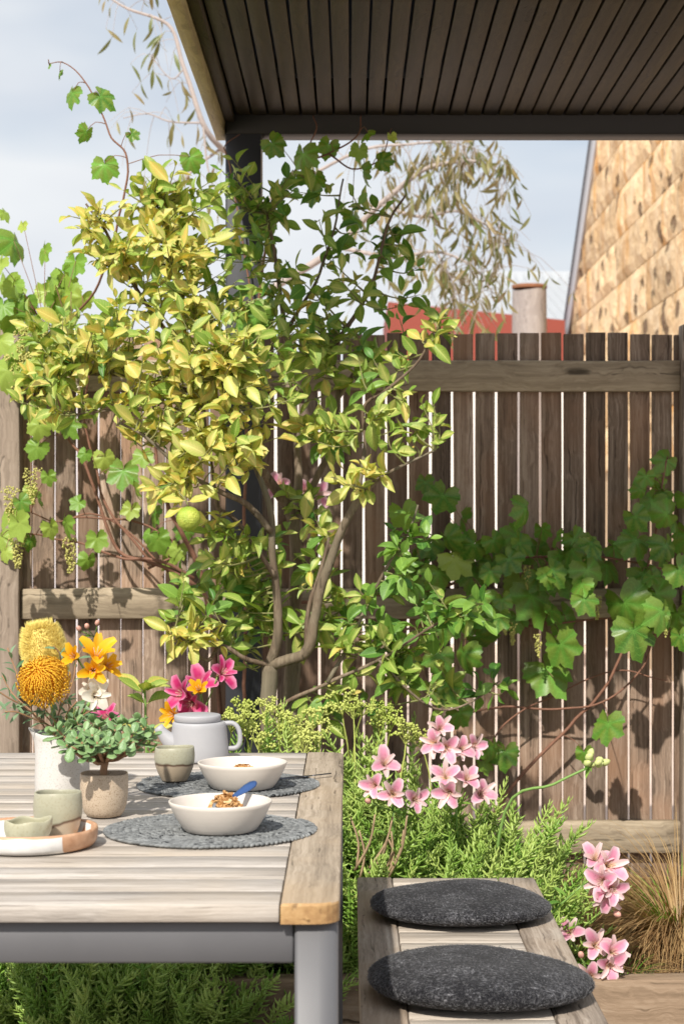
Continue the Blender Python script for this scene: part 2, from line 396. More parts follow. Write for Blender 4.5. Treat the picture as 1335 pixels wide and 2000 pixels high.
# ------------------------------------------------------------------ ground
def paving_mat():
    t = NT('paving_stone'); v, r, raw = t.objvec(); n = t.noise(v, 6, 6)
    return t.end(t.bsdf(t.ramp(n, [(.3, (.20, .17, .145)), (.7, (.36, .32, .28))]), .85, t.bump(n, .3, .004)))
def lane_mat():
    t = NT('pale_concrete_lane'); v, r, raw = t.objvec(); n = t.noise(v, 1.3, 6)
    return t.end(t.bsdf(t.ramp(n, [(.3, (.52, .41, .35)), (.7, (.66, .54, .46))]), .9, t.bump(n, .2, .004)))
def soil_mat():
    t = NT('mulched_soil'); v, r, raw = t.objvec(); n = t.noise(v, 40, 6, .7); n2 = t.noise(v, 7, 4)
    col = t.mix(n2, t.ramp(n, [(.35, (.045, .028, .018)), (.65, (.20, .13, .085))]), t.ramp(n, [(.35, (.08, .05, .03)), (.65, (.30, .21, .14))]))
    return t.end(t.bsdf(col, .95, t.bump(n, .9, .012)))
MAT['paving'] = paving_mat(); MAT['lane'] = lane_mat(); MAT['soil'] = soil_mat()
def sheet(name, x0, x1, y0, y1, z, m, nx=1, ny=1, amp=0.0):
    g = G(); V = []; F = []
    for j in range(ny + 1):
        for i in range(nx + 1):
            p = Vector((x0 + (x1 - x0) * i / nx, y0 + (y1 - y0) * j / ny, z))
            if amp: p.z += amp * mnoise.noise(p * 4.0) + amp * .6 * mnoise.noise(p * 13)
            V.append(p)
    for j in range(ny):
        for i in range(nx):
            a = j * (nx + 1) + i; F.append((a, a + 1, a + nx + 2, a + nx + 1))
    g.add(V, F); o = part(name, g, m, smooth=True); o['kind'] = 'structure'; return o
sheet('ground', -120, 120, -60, 260, -0.03, MAT['lane'])
sheet('paving', -6, 6, -4, 4.6, 0.0, MAT['paving'])
BED = 0.125
sheet('garden_bed', -3.2, 3.2, 4.62, 6.16, BED, MAT['soil'], 120, 40, 0.014)

# garden edging: two long sleepers laid end to end
edge = thing('garden_edging', (0, 4.59, 0), 'weathered timber sleepers edging the raised garden bed behind the bench', 'edging')
for k, (a, b) in enumerate(((-3.0, -0.05), (-0.045, 3.0))):
    part('sleeper', box(a, b, 4.56, 4.63, -0.02, 0.152, .006, 14, 1, 1, .006, k + 2), MAT['sleeper'], edge)

# ------------------------------------------------------------------ paling fence
FY = 6.0
fence = thing('paling_fence', (0, FY, BED), 'weathered brown timber paling fence with narrow gaps and three rails', 'fence')
pitch = 43.1 * FY / FPX
k0 = -40
xg = (1098 - VX) * FY / FPX                       # centre of one gap, seen left of the stone house
rp = random.Random(5)
for k in range(-42, 23):
    xa = xg + pitch * k; gap = rp.uniform(.0065, .0105) if k > -16 else rp.uniform(.002, .008)
    if abs(xa + pitch / 2) > 2.65: continue
    top = 1.846 + rp.uniform(-.004, .004)
    g = box(xa + gap / 2, xa + pitch - gap / 2, FY, FY + .017, BED - .02, top, .0015, 1, 1, 9, .0022, k + 60)
    part('paling', g, MAT['paling'], fence)
posts_x = [(20 - VX) * FY / FPX, (1349 - VX) * FY / FPX]
posts_x = [posts_x[0] - 2.16] + posts_x + [posts_x[1] + 2.16]
for i, x in enumerate(posts_x):
    part('post', box(x - .041, x + .041, FY - .072, FY - .001, BED - .05, 1.868, .004, 1, 1, 8, .003, i), MAT['post'], fence)
for zi, (z0, z1) in enumerate(((1.662, 1.758), (.944, 1.040), (.206, .306))):
    for i in range(3):
        a, b = posts_x[i] + .043, posts_x[i + 1] - .043
        part('rail', box(a, b, FY - .042, FY - .0015, z0, z1, .003, 16, 1, 1, .005, zi * 5 + i), MAT['rail'], fence)

# ------------------------------------------------------------------ pergola
PY = 5.75
PZB = 2.428
perg = thing('pergola', (-.3, PY, 0), 'dark steel pergola with charcoal post and slatted brown timber ceiling', 'pergola')
pxl, pxr = (440 - VX) * PY / FPX, (510 - VX) * PY / FPX
FX = (418 - VX) * PY / FPX
NEAR, RGT = 4.24, 3.1
for (x0, x1, y0) in ((pxl, pxr, PY), (RGT - .15, RGT - .04, PY)):
    part('post', box(x0, x1, y0, y0 + .105, -.02, PZB + .08, .006), MAT['post_metal'], perg)
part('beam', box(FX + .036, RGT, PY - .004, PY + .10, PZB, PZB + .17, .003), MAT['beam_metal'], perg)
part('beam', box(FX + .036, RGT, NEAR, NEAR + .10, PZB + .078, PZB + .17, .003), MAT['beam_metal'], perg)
part('fascia', box(FX, FX + .032, NEAR, PY + .1, PZB - .001, PZB + .18, .002, 1, 20, 1, .0015), MAT['fascia'], perg)
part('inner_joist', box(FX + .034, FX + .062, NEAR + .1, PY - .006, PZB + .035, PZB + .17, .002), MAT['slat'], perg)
ZS = 2.484; sp = .0497
x = FX + .068; k = 0
while x < RGT - .05:
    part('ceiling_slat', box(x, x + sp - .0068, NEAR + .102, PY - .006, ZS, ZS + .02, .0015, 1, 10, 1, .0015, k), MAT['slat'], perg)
    x += sp; k += 1
part('roof_sheet', box(FX + .033, RGT, NEAR, PY + .1, PZB + .172, PZB + .19), MAT['post_metal'], perg)

# ------------------------------------------------------------------ beyond the fence
def stone_mat():
    t = NT('sandstone'); v, rnd, raw = t.objvec(40); n = t.noise(v, 3.2, 6, .6); n2 = t.noise(t.mapping(v, (1.5, 1.5, .5)), 1.6, 4); n3 = t.noise(v, 22, 4)
    col = t.ramp(t.math('ADD', t.math('MULTIPLY', n, .6), t.math('MULTIPLY', n3, .4)), [(.34, (.52, .35, .18)), (.5, (.78, .58, .35)), (.66, (.88, .72, .50))])
    col = t.mix(t.ramp(n2, [(.54, (0, 0, 0)), (.68, (.85, .85, .85))]), col, (.60, .29, .07, 1))
    sc_ = t.n('VectorMath', operation='SCALE'); t.set(sc_.inputs[0], col); t.set(sc_.inputs['Scale'], t.math('ADD', .82, t.math('MULTIPLY', rnd, .3))); col = sc_.outputs[0]
    vo = t.n('TexVoronoi', {'Scale': 2.6, 'Randomness': 1.0}); t.set(vo.inputs['Vector'], t.mapping(v, (1, 1, 1.5)))
    pit = t.ramp(t.math('ADD', vo.outputs['Distance'], t.math('ADD', t.math('MULTIPLY', t.math('SUBTRACT', n3, .5), .35), t.math('MULTIPLY', t.math('SUBTRACT', n, .5), .7))), [(.14, (1, 1, 1)), (.27, (0, 0, 0))])
    col = t.mix(t.math('MULTIPLY', pit, .85), col, (.17, .11, .07, 1))
    h = t.math('SUBTRACT', t.math('ADD', n, t.math('MULTIPLY', n3, .3)), t.math('MULTIPLY', pit, 1.2))
    return t.end(t.bsdf(col, .9, t.bump(h, 1.0, .05), .2))
MAT['stone'] = stone_mat()
MAT['mortar'] = plain('lime_mortar', (.50, .38, .25), .95, var=.2, scale=8)
MAT['verge'] = plain('pale_grey_flashing', (.55, .56, .58), .5, 0.0, .05, 3)
MAT['render'] = plain('white_render', (.66, .64, .62), .85, var=.05, scale=2)
MAT['grey_render'] = plain('lilac_grey_render', (.50, .48, .50), .85, var=.06, scale=2)
MAT['red'] = plain('red_oxide_paint', (.27, .055, .035), .7, var=.12, scale=2)
MAT['roof_white'] = plain('pale_corrugated_steel', (.42, .44, .46), .5, 0.0, .05, 2)
MAT['gutter'] = plain('grey_gutter', (.30, .31, .33), .5)
MAT['roof_dark'] = plain('slate_roof', (.10, .10, .11), .7)

XW = 2.5
house = thing('stone_house', (XW, 16.5, 0), 'sandstone house gable of rough blocks with pale metal verge, beyond fence', 'house')
ya, za = FPX * XW / 422, CAM_H + 362 * (FPX * XW / 422) / FPX            # two points of the sloping verge
yb, zb = FPX * XW / 477, CAM_H + 745 * (FPX * XW / 477) / FPX
slope = (zb - za) / (yb - ya)                      # negative: rises towards the street
def vy(z): return ya + (z - za) / slope
yr = 16.0; zr = za + slope * (yr - ya)             # ridge
yn = 2 * yr - vy(0.4)
def prism(poly, x0, x1):
    n = len(poly); g = G()
    V = [(x0, y, z) for y, z in poly] + [(x1, y, z) for y, z in poly]
    F = [tuple(range(n)), tuple(range(2 * n - 1, n - 1, -1))] + [(i, i + n, (i + 1) % n + n, (i + 1) % n) for i in range(n)]
    return g.add(V, F)
part('wall', prism([(ya, -.03), (ya, za), (yr, zr), (2 * yr - ya, za), (2 * yr - ya, -.03)], XW + .03, XW + 6), MAT['mortar'], house, smooth=False)
rs = random.Random(3)
rowh = .43; z = 1.7; row = 0
while z < 6.6:
    z1 = z + rowh; y = 11.3 + (row % 2) * .37 + rs.uniform(-.1, .1)
    while True:
        ln = rs.uniform(1.1, 1.9); y1 = y + ln
        ylo, yhi = vy(z + .01), vy(z1 - .01)        # verge cut, lower and upper bed
        if z1 <= za: ylo = yhi = ya
        elif z < za: ylo = ya
        if y > min(ylo, yhi) - .65: break
        nu, nv = 12, 5; V = []; F = []
        a0, a1 = y + .005, y1 - .005
        endcut = y1 > min(ylo, yhi) - .75
        for j in range(nv + 1):
            zz = z + .005 + (rowh - .010) * j / nv
            e = (ylo + (yhi - ylo) * j / nv - .52) if endcut else a1
            for i in range(nu + 1):
                yy = a0 + (e - a0) * i / nu
                q = Vector((row * 3.1, yy, zz)); ed = min(i, nu - i, 1) * min(j, nv - j, 1)
                dx = ed * (.016 + .016 * mnoise.noise(q * 2.2) + .024 * mnoise.noise(q * 6.5))
                V.append((XW - max(0.0, dx), yy, zz))
        for j in range(nv):
            for i in range(nu):
                a = j * (nu + 1) + i; F.append((a, a + nu + 1, a + nu + 2, a + 1))
        bd = [i for i in range(nu + 1)] + [(nu + 1) * j + nu for j in range(1, nv + 1)] + [(nu + 1) * nv + i for i in range(nu - 1, -1, -1)] + [(nu + 1) * j for j in range(nv - 1, 0, -1)]
        o = len(V); V += [(XW + .06, V[i][1], V[i][2]) for i in bd]; m = len(bd)
        F += [(bd[i], bd[(i + 1) % m], o + (i + 1) % m, o + i) for i in range(m)]
        part('block', G().add(V, F), MAT['stone'], house, smooth=False)
        if endcut: break
        y = y1
    z += rowh; row += 1
dv = Vector((0, yb - ya, zb - za)).normalized(); nv_ = Vector((0, -dv.z, dv.y))
if nv_.z < 0: nv_ = -nv_
def slab(p0, p1, w0, w1, x0, x1):
    g = G(); V = []
    for xx in (x0, x1):
        for p, w in ((p0, w0), (p1, w0), (p1, w1), (p0, w1)): V.append(Vector((xx, p.y, p.z)) + nv_ * w)
    return g.add(V, [(0, 1, 2, 3), (7, 6, 5, 4), (0, 4, 5, 1), (1, 5, 6, 2), (2, 6, 7, 3), (3, 7, 4, 0)])
e0 = Vector((0, ya, za)) - dv * .6; e1 = Vector((0, yr, zr))
part('verge_trim', slab(e0, e1, -.31, -.12, XW - .03, XW + .029), MAT['verge'], house, smooth=False)
part('gutter', slab(e0, e1, -.115, .05, XW - .022, XW + .029), MAT['gutter'], house, smooth=False)
part('roof', slab(e0, e1, .055, .12, XW - .03, XW + 6), MAT['roof_dark'], house, smooth=False)

# boundary walls and sheds past the lane
def wallthing(name, x0, x1, y, z1, m, label, th=.2):
    o = part(name, box(x0, x1, y, y + th, -.03, z1, .01), m, smooth=False); tag(o, label, 'wall'); return o
wallthing('boundary_wall', -1.35, XW - .1, 19.0, 2.56, MAT['render'], 'white rendered boundary wall glimpsed through the right-hand fence gaps')
wallthing('boundary_wall', -8, -1.40, 17.5, 2.5, MAT['grey_render'], 'grey rendered wall glimpsed through the left-hand fence gaps')
shed = thing('red_shed', (.4, 21, 0), 'red painted shed wall showing above the fence beneath a pale roof', 'shed')
za_, zb_ = CAM_H + (VY - 598) * 21 / FPX, CAM_H + (VY - 626) * 21 / FPX
xa_, xb_ = (840 - VX) * 21 / FPX, (1110 - VX) * 21 / FPX
sl = (zb_ - za_) / (xb_ - xa_)
xl, xr = 0.42, 2.38
gw = G(); zl, zr2 = za_ + sl * (xl - xa_), za_ + sl * (xr - xa_)
V = [(xl, 21, -.03), (xr, 21, -.03), (xr, 21, zr2), (xl, 21, zl), (xl, 24, -.03), (xr, 24, -.03), (xr, 24, zr2), (xl, 24, zl)]
part('wall', gw.add(V, [(0, 1, 2, 3), (7, 6, 5, 4), (0, 4, 5, 1), (1, 5, 6, 2), (2, 6, 7, 3), (3, 7, 4, 0)]), MAT['red'], shed, smooth=False)
gr = G(); n = 150; V = []; F = []
for j, (py_, d_) in enumerate(((632, 24.6), (548, 29.5), (530, 29.9))):
    for i in range(n + 1):
        xx = 1.0 + 5.2 * i / n
        V.append((xx, d_, CAM_H + (VY - py_) * d_ / FPX + (.03 * math.sin(i * math.pi / 2) if j < 2 else 0)))
for j in range(2):
    for i in range(n): a = j * (n + 1) + i; F.append((a, a + 1, a + n + 2, a + n + 1))
barn = thing('corrugated_roof_barn', (2.5, 27, 0), 'pale corrugated metal roof behind the red wall and grey stump', 'building')
part('roof', gr.add(V, F), MAT['roof_white'], barn, smooth=False)
part('wall', box(1.05, 6.1, 24.7, 29.8, -.03, 3.45), MAT['render'], barn, smooth=False)
# grey timber flue pipe
dp = 15.0; st = thing('round_post', P(1033, 900, dp) * 1.0, 'round weathered grey post with rusty rim standing above the fence', 'post')
def stump(p, a, i): return p * 1.0 if False else Vector((p.x * (1 + .02 * math.sin(3 * a)), p.y * (1 + .02 * math.cos(2 * a)), p.z + .01 * math.sin(a * 2 + i)))
x0 = P(1033, 560, dp); zt = x0.z
MAT['stump'] = wood('grey_stump', (.18, .155, .15), (.31, .275, .26), (.43, .39, .37), 2, 0.25, vary=.02, crack=.3)
MAT['rust'] = plain('rusty_rim', (.23, .10, .05), .9, var=.4)
part('trunk', lathe([(0.0, -.03), (.165, -.03), (.150, zt * .6), (.134, zt - .03)], 24, stump, c=(x0.x, dp, 0)), MAT['stump'], st)
part('rim', lathe([(.135, zt - .018), (.139, zt - .015), (.139, zt + .012), (.120, zt + .012), (.0, zt + .004)], 24, None, c=(x0.x, dp, 0)), MAT['rust'], st)
# ------------------------------------------------------------------ dining table
TZ = .75
TX0, TX1, TY0, TY1 = -.95, -.0137, 2.53, 4.155
BW = .079
table = thing('dining_table', ((TX0 + TX1) / 2, (TY0 + TY1) / 2, 0), 'outdoor dining table with silvered teak top on grey metal legs', 'table')
y = TY0 + .002; k = 0
pw = (TY1 - TY0 - .004) / 18
for k in range(18):
    yy = TY0 + .002 + pw * k
    part('top_board', box(TX0 + BW + .0015, TX1 - BW - .0018, yy + .0004, yy + pw - .0004, TZ - .024, TZ, .001, 10, 1, 1, .0006, k), MAT['table'], table)
def edge_board(xi, xo, name):
    """long side board with rounded outer corners"""
    r = .034; s = 1 if xo > xi else -1; out = [(xi, TY0)]
    for q in range(7): a = q / 6 * math.pi / 2; out.append((xo - s * r + s * r * math.sin(a), TY0 + r - r * math.cos(a)))
    for q in range(7): a = q / 6 * math.pi / 2; out.append((xo - s * r + s * r * math.cos(a), TY1 - r + r * math.sin(a)))
    out.append((xi, TY1)); bm = bmesh.new()
    vs = [bm.verts.new((x, y, TZ - .026)) for x, y in out]
    f = bm.faces.new(vs); ex = bmesh.ops.extrude_face_region(bm, geom=[f]); nv = [v for v in ex['geom'] if isinstance(v, bmesh.types.BMVert)]
    for v in nv: v.co.z += .0275
    bmesh.ops.recalc_face_normals(bm, faces=list(bm.faces))
    hz = [e for e in bm.edges if abs(e.verts[0].co.z - e.verts[1].co.z) < 1e-5 and e.verts[0].co.z > TZ - .01]
    bmesh.ops.bevel(bm, geom=hz, offset=.0035, segments=2, affect='EDGES', profile=.5)
    for t_ in range(1, 14):
        bmesh.ops.bisect_plane(bm, geom=list(bm.verts) + list(bm.edges) + list(bm.faces), plane_co=(0, TY0 + .06 + .11 * t_, 0), plane_no=(0, 1, 0))
    bm.verts.index_update(); g = G(); F = [tuple(v.index for v in f.verts) for f in bm.faces]
    g.add([v.co.copy() for v in bm.verts], F)
    for i, fc in enumerate(bm.faces):                       # worn, oiled-looking end grain at the near corner
        if fc.normal.y < -.25 and fc.calc_center_median().y < TY0 + .05: g.m[i] = 1
    bm.free(); return part(name, g, [MAT['table_edge'], MAT['teak_end']], table, smooth=False)
edge_board(TX1 - BW, TX1, 'edge_board'); edge_board(TX0 + BW, TX0, 'edge_board')
def leg_geo(cx, cy, w, z1, sx):
    r = .026; g = G(); pts = []
    h = w / 2
    for (qx, qy, a0) in ((1, 1, 0), (-1, 1, 90), (-1, -1, 180), (1, -1, 270)):
        rr = r if qx == sx else .006
        for q in range(6):
            a = R(a0 + 90 * q / 5); pts.append((cx + qx * (h - rr) + rr * math.cos(a), cy + qy * (h - rr) + rr * math.sin(a)))
    n = len(pts); V = [(x, y, 0.0) for x, y in pts] + [(x, y, z1) for x, y in pts]
    return g.add(V, [(i, (i + 1) % n, n + (i + 1) % n, n + i) for i in range(n)] + [tuple(range(n - 1, -1, -1)), tuple(range(n, 2 * n))])
lw = .0586
for sx, cx in ((1, TX1 - .002 - lw / 2), (-1, TX0 + .002 + lw / 2)):
    for cy in (TY0 + .012 + lw / 2, TY1 - .012 - lw / 2):
        part('leg', leg_geo(cx, cy, lw, TZ - .0265, sx), MAT['frame_metal'], table)
a0, a1 = TX0 + lw + .003, TX1 - lw - .003
for yy in (TY0 + .020, TY1 - .050): part('apron', box(a0, a1, yy, yy + .03, .667, TZ - .0265, .003), MAT['frame_metal'], table)
b0, b1 = TY0 + lw + .014, TY1 - lw - .014
for xx in (TX0 + .01, TX1 - .04): part('apron', box(xx, xx + .03, b0, b1, .667, TZ - .0265, .003), MAT['frame_metal'], table)

# ------------------------------------------------------------------ bench
BZ = .45; X0, X1, Y0, Y1 = .016, .417, 2.62, 4.29
bench = thing('bench', ((X0 + X1) / 2, (Y0 + Y1) / 2, 0), 'low teak slatted bench beside the table carrying two dark cushions', 'bench')
for i, (xa, xb) in enumerate(((X0, X0 + .079), (X1 - .082, X1))):
    part('side_board', box(xa, xb, Y0, Y1, BZ - .024, BZ + .001, .003, 1, 14, 1, .0012, i + 3), MAT['bench'], bench)
pw = (Y1 - Y0) / 18
for k in range(18):
    part('seat_slat', box(X0 + .0805, X1 - .0838, Y0 + pw * k + .001, Y0 + pw * (k + 1) - .001, BZ - .024, BZ - .0006, .002, 4, 1, 1, .0006, k), MAT['bench_slat'], bench)
for xx in (X0 + .03, X1 - .03):
    for yy in (Y0 + .05, Y1 - .06): part('leg', leg_geo(xx, yy, .045, BZ - .0245, 1 if xx > .2 else -1), MAT['frame_metal'], bench)
for xx in (X0 + .02, X1 - .045): part('apron', box(xx, xx + .025, Y0 + .08, Y1 - .09, BZ - .075, BZ - .0245, .003), MAT['frame_metal'], bench)

# felt cushions shaped like river stones
def felt_mat():
    t = NT('charcoal_felt'); v, rnd, raw = t.objvec(); n = t.noise(v, 210, 4, .7); s1 = t.noise(t.mapping(v, (330, 70, 200)), 1.0, 3, .6); s2 = t.noise(t.mapping(v, (70, 330, 200)), 1.0, 3, .6)
    f = t.math('MAXIMUM', s1, s2); big = t.noise(v, 14, 3)
    col = t.ramp(t.math('ADD', t.math('MULTIPLY', n, .35), t.math('ADD', t.math('MULTIPLY', f, .5), t.math('MULTIPLY', big, .22))), [(.46, (.005, .005, .007)), (.57, (.020, .020, .023)), (.65, (.11, .11, .12)), (.72, (.40, .40, .41))])
    return t.end(t.bsdf(col, .95, t.bump(t.math('ADD', n, f), .7, .003), .12, Sheen_Weight=.06, Sheen_Roughness=.6))
MAT['felt'] = felt_mat(); MAT['fibre'] = plain('felt_fibre', (.13, .13, .135), .9, var=.6, scale=200, spec=.1)
def cushion(cx, cy, rx, ry, h, label, seed, sk):
    th = thing('seat_cushion', (cx, cy, BZ), label, 'cushion', 'felt cushions on the bench')
    g = G(); V, F, A = [], [], []; nu, nv = 44, 18; rr = random.Random(seed)
    def pt(a, e):
        ce, se = math.cos(e), math.sin(e); k = abs(ce) ** .62
        ca, sa = math.cos(a), math.sin(a)
        rad = (abs(ca) ** 2.25 + abs(sa) ** 2.25) ** (-1 / 2.25)
        x = rx * k * rad * ca; y = ry * k * rad * sa
        y += sk * x; z = h * .5 + h * .5 * math.copysign(abs(se) ** .95, se)
        q = Vector((x * 5, y * 5, z * 4 + seed)); d = mnoise.noise(q)
        z += .012 * d * (z / h) - .008 * max(0, x / rx) ** 2 * (z / h)
        return Vector((x * (1 + .035 * d), y * (1 + .045 * mnoise.noise(q + Vector((4, 4, 0)))), max(z, .0006)))
    for j in range(nv + 1):
        e = -math.pi / 2 + math.pi * j / nv
        for i in range(nu): V.append(pt(2 * math.pi * i / nu, e) + Vector((cx, cy, BZ + .0012)))
    for j in range(nv):
        for i in range(nu): F.append((j * nu + i, j * nu + (i + 1) % nu, (j + 1) * nu + (i + 1) % nu, (j + 1) * nu + i))
    part('cover', g.add(V, F), MAT['felt'], th)
    items = []; fb = G().add([(-.00016, 0, 0), (.00016, 0, 0), (.0001, .5, .10), (0, 1, 0)], [(0, 1, 2), (0, 2, 3)])
    for _ in range(6500):
        a, e = rr.uniform(0, 2 * math.pi), math.asin(rr.uniform(-.55, 1)); p = pt(a, e); q = pt(a + .02, e); s = pt(a, e + .02)
        nrm = (q - p).cross(s - p)
        if nrm.length < 1e-9: continue
        nrm.normalize(); d = Vector((rr.gauss(0, 1), rr.gauss(0, 1), rr.gauss(0, .6))); d = (d - nrm * d.dot(nrm) * .85)
        M = frame(p + Vector((cx, cy, BZ + .0015)), d, nrm); L_ = rr.uniform(.003, .009)
        M = M @ Matrix.Diagonal((1.0, L_, L_, 1)); items.append((0, M, rr.random()))
    part_np('fuzz', scatter([fb], items), MAT['fibre'], th, False, 'stuff')
cushion(.226, 3.88, .183, .170, .052, 'charcoal felt pebble cushion on the bench, nearer the garden bed', 3, -.02)
cushion(.222, 3.235, .190, .176, .060, 'charcoal felt pebble cushion at the near end of the bench', 8, -.03)

# ------------------------------------------------------------------ crockery
def glaze(name, col, rough=.35, speck=None, var=.06, sp_scale=900, sp_amt=.6, bump=.05, lines=False):
    t = NT(name); tc = t.n('TexCoord'); v = tc.outputs['Object']; n = t.noise(v, 35, 4)
    vm = t.n('VectorMath', operation='SCALE'); t.set(vm.inputs[0], col); t.set(vm.inputs['Scale'], t.math('ADD', 1 - var, t.math('MULTIPLY', n, 2 * var))); c = vm.outputs[0]
    h = n
    if speck is not None:
        s = t.ramp(t.noise(v, sp_scale, 2, .5), [(.56, (0, 0, 0)), (.64, (1, 1, 1))]); c = t.mix(t.math('MULTIPLY', s, sp_amt), c, c4(speck))
    if lines: h = t.math('ADD', n, t.math('MULTIPLY', t.noise(t.mapping(v, (3, 3, 500)), 1.0, 2), .6))
    return t, c, h
t, c, h = glaze('cream_stoneware', (.66, .61, .55), var=.04, lines=True); MAT['bowl'] = t.end(t.bsdf(c, .38, t.bump(h, .12, .002)))
t, c, h = glaze('grey_stoneware', (.37, .37, .385), var=.05, lines=True); MAT['teapot'] = t.end(t.bsdf(c, .55, t.bump(h, .12, .002)))
t, c, h = glaze('white_stoneware', (.58, .565, .54), speck=(.36, .33, .29), var=.06, sp_scale=420, sp_amt=.5, lines=True); MAT['jug'] = t.end(t.bsdf(c, .5, t.bump(h, .15, .002)))
t, c, h = glaze('speckled_stoneware', (.50, .40, .295), speck=(.20, .12, .06), var=.10, sp_scale=520, sp_amt=.75); MAT['pot'] = t.end(t.bsdf(c, .55, t.bump(h, .25, .002)))
def celadon(name, line=.022, tilt=.0):
    """green-grey glaze down to a brown line, bare clay below"""
    t, c, h = glaze(name, (.36, .35, .255), speck=(.24, .20, .12), var=.16, sp_scale=260, sp_amt=.25)
    tc = t.n('TexCoord'); sx = t.n('SeparateXYZ'); t.set(sx.inputs[0], tc.outputs['Object'])
    z = t.math('ADD', sx.outputs[2], t.math('ADD', t.math('MULTIPLY', t.noise(tc.outputs['Object'], 45, 1), .008), t.math('MULTIPLY', sx.outputs[0], tilt)))
    lo = t.ramp(t.math('MULTIPLY', t.math('SUBTRACT', z, line), 400), [(.0, (1, 1, 1)), (.35, (0, 0, 0))])
    c = t.mix(lo, c, (.42, .34, .245, 1))
    ln = t.ramp(t.math('ABSOLUTE', t.math('SUBTRACT', z, line)), [(.0006, (1, 1, 1)), (.0014, (0, 0, 0))])
    c = t.mix(ln, c, (.07, .03, .015, 1))
    return t.end(t.bsdf(c, .4, t.bump(h, .25, .003)))
MAT['celadon'] = celadon('celadon_band', .004 + .0); MAT['celadon2'] = celadon('celadon_slant_band', -.012, -.25)
t, c, h = glaze('sage_pinch_clay', (.40, .385, .27), speck=(.26, .22, .12), var=.14, sp_scale=200, sp_amt=.3); MAT['pinch'] = t.end(t.bsdf(c, .45, t.bump(h, .3, .003)))
def tray_mat():
    t = NT('dipped_tray_glaze'); tc = t.n('TexCoord'); v = tc.outputs['Object']; sx = t.n('SeparateXYZ'); t.set(sx.inputs[0], v)
    w = t.noise(t.mapping(v, (1, 1, .4)), 16, 2)
    drip = t.math('ADD', t.math('MULTIPLY', sx.outputs[0], 4.0), t.math('MULTIPLY', w, .9))
    rim = t.math('MULTIPLY', t.math('SUBTRACT', sx.outputs[2], t.math('MULTIPLY', w, .006)), 60)
    f = t.math('MAXIMUM', t.ramp(drip, [(.74, (0, 0, 0)), (.76, (1, 1, 1))]), t.ramp(rim, [(.50, (0, 0, 0)), (.56, (1, 1, 1))]))
    n = t.noise(v, 60, 3); clay = t.ramp(n, [(.3, (.42, .22, .12)), (.7, (.60, .36, .22))]); wh = t.ramp(n, [(.3, (.66, .65, .63)), (.7, (.78, .77, .75))])
    return t.end(t.bsdf(t.mix(f, wh, clay), .4, t.bump(n, .15, .002)))
MAT['tray'] = tray_mat()

def vessel(r0, r1, h, th=.004, belly=0.0, n=8, foot=.004, power=1.0):
    """profile of a cup: foot radius r0, rim radius r1"""
    pr = [(0, 0), (r0 * .8, 0), (r0 * .96, foot * .3)]
    for i in range(n + 1):
        s = i / n; pr.append((r0 + (r1 - r0) * s ** power + belly * math.sin(math.pi * s), foot + (h - foot - .0012) * s))
    pr += [(r1 - th * .25, h), (r1 - th * .75, h)]
    for i in range(n, -1, -1):
        s = i / n; z = foot + th + (h - foot - th - .0012) * s; pr.append((max(r0 + (r1 - r0) * s ** power + belly * math.sin(math.pi * s) - th, .002), z))
    return pr + [(r0 * .5, foot + th * .8), (0, foot + th * .8)]

# braided mats
MAT['braid'] = leafmat('braided_grey_jute', (.028, .031, .034), (.27, .28, .28), transl=0.0, rough=.9, vein=0, spec=.1)
def placemat(cx, cy, r, label, seed):
    rr = random.Random(seed); st = G()
    lathe([(0, -1), (.62, -.72), (.95, 0), (.62, .72), (0, 1)], 6, None, st)
    st.v = [(x, z, y) for x, y, z in st.v]                                       # long axis along Y
    items = []; pitch_ = .0112; th = .25; dz = TZ + .0036
    while True:
        rad = .003 + pitch_ * th / (2 * math.pi)
        if rad > r: break
        for s in (-1, 1):
            q = rad + s * .0026 + rr.gauss(0, .0004); a = th + s * .0012 / rad
            p = Vector((cx + q * math.cos(a), cy + q * math.sin(a), dz + rr.gauss(0, .0003) + .0006 * mnoise.noise(Vector((q * 20, a, seed)))))
            tg = Vector((-math.sin(a), math.cos(a), 0)); ra = Vector((math.cos(a), math.sin(a), 0))
            M = frame(p, tg + ra * (-.75 * s) + Vector((0, 0, rr.uniform(-.1, .1))), (0, 0, 1)) @ Matrix.Diagonal((.0031, .0076, .0032, 1))
            items.append((0, M, min(1, max(0, rr.gauss(.45, .17)))))
        th += .0088 / max(rad, .006)
    o = part_np('placemat', scatter([st], items), MAT['braid'], None, True)
    tag(o, label, 'placemat', 'braided placemats'); return o
placemat(-.232, 3.12, .172, 'round grey braided placemat under the bowl with the blue spoon', 1)
placemat(-.236, 3.64, .176, 'round grey braided placemat farther back, under cup and second bowl', 2)

BP = vessel(.059, .0840, .049, .0036, .0015, 8, .003, .9)
bowl_pos = ((-.211, 3.09), (-.2024, 3.575)); ZM = TZ + .0068
for i, (bx, by) in enumerate(bowl_pos):
    o = part('bowl', lathe(BP, 64, lambda p, a, i: Vector((p.x * (1 + .006 * math.sin(2 * a + 1)), p.y, p.z)), c=(bx, by, ZM)), MAT['bowl'])
    tag(o, ('cream stoneware bowl heaped with granola and a blue-handled spoon', 'cream stoneware bowl with a little granola, farther from the camera')[i], 'bowl', 'cream bowls on the placemats')
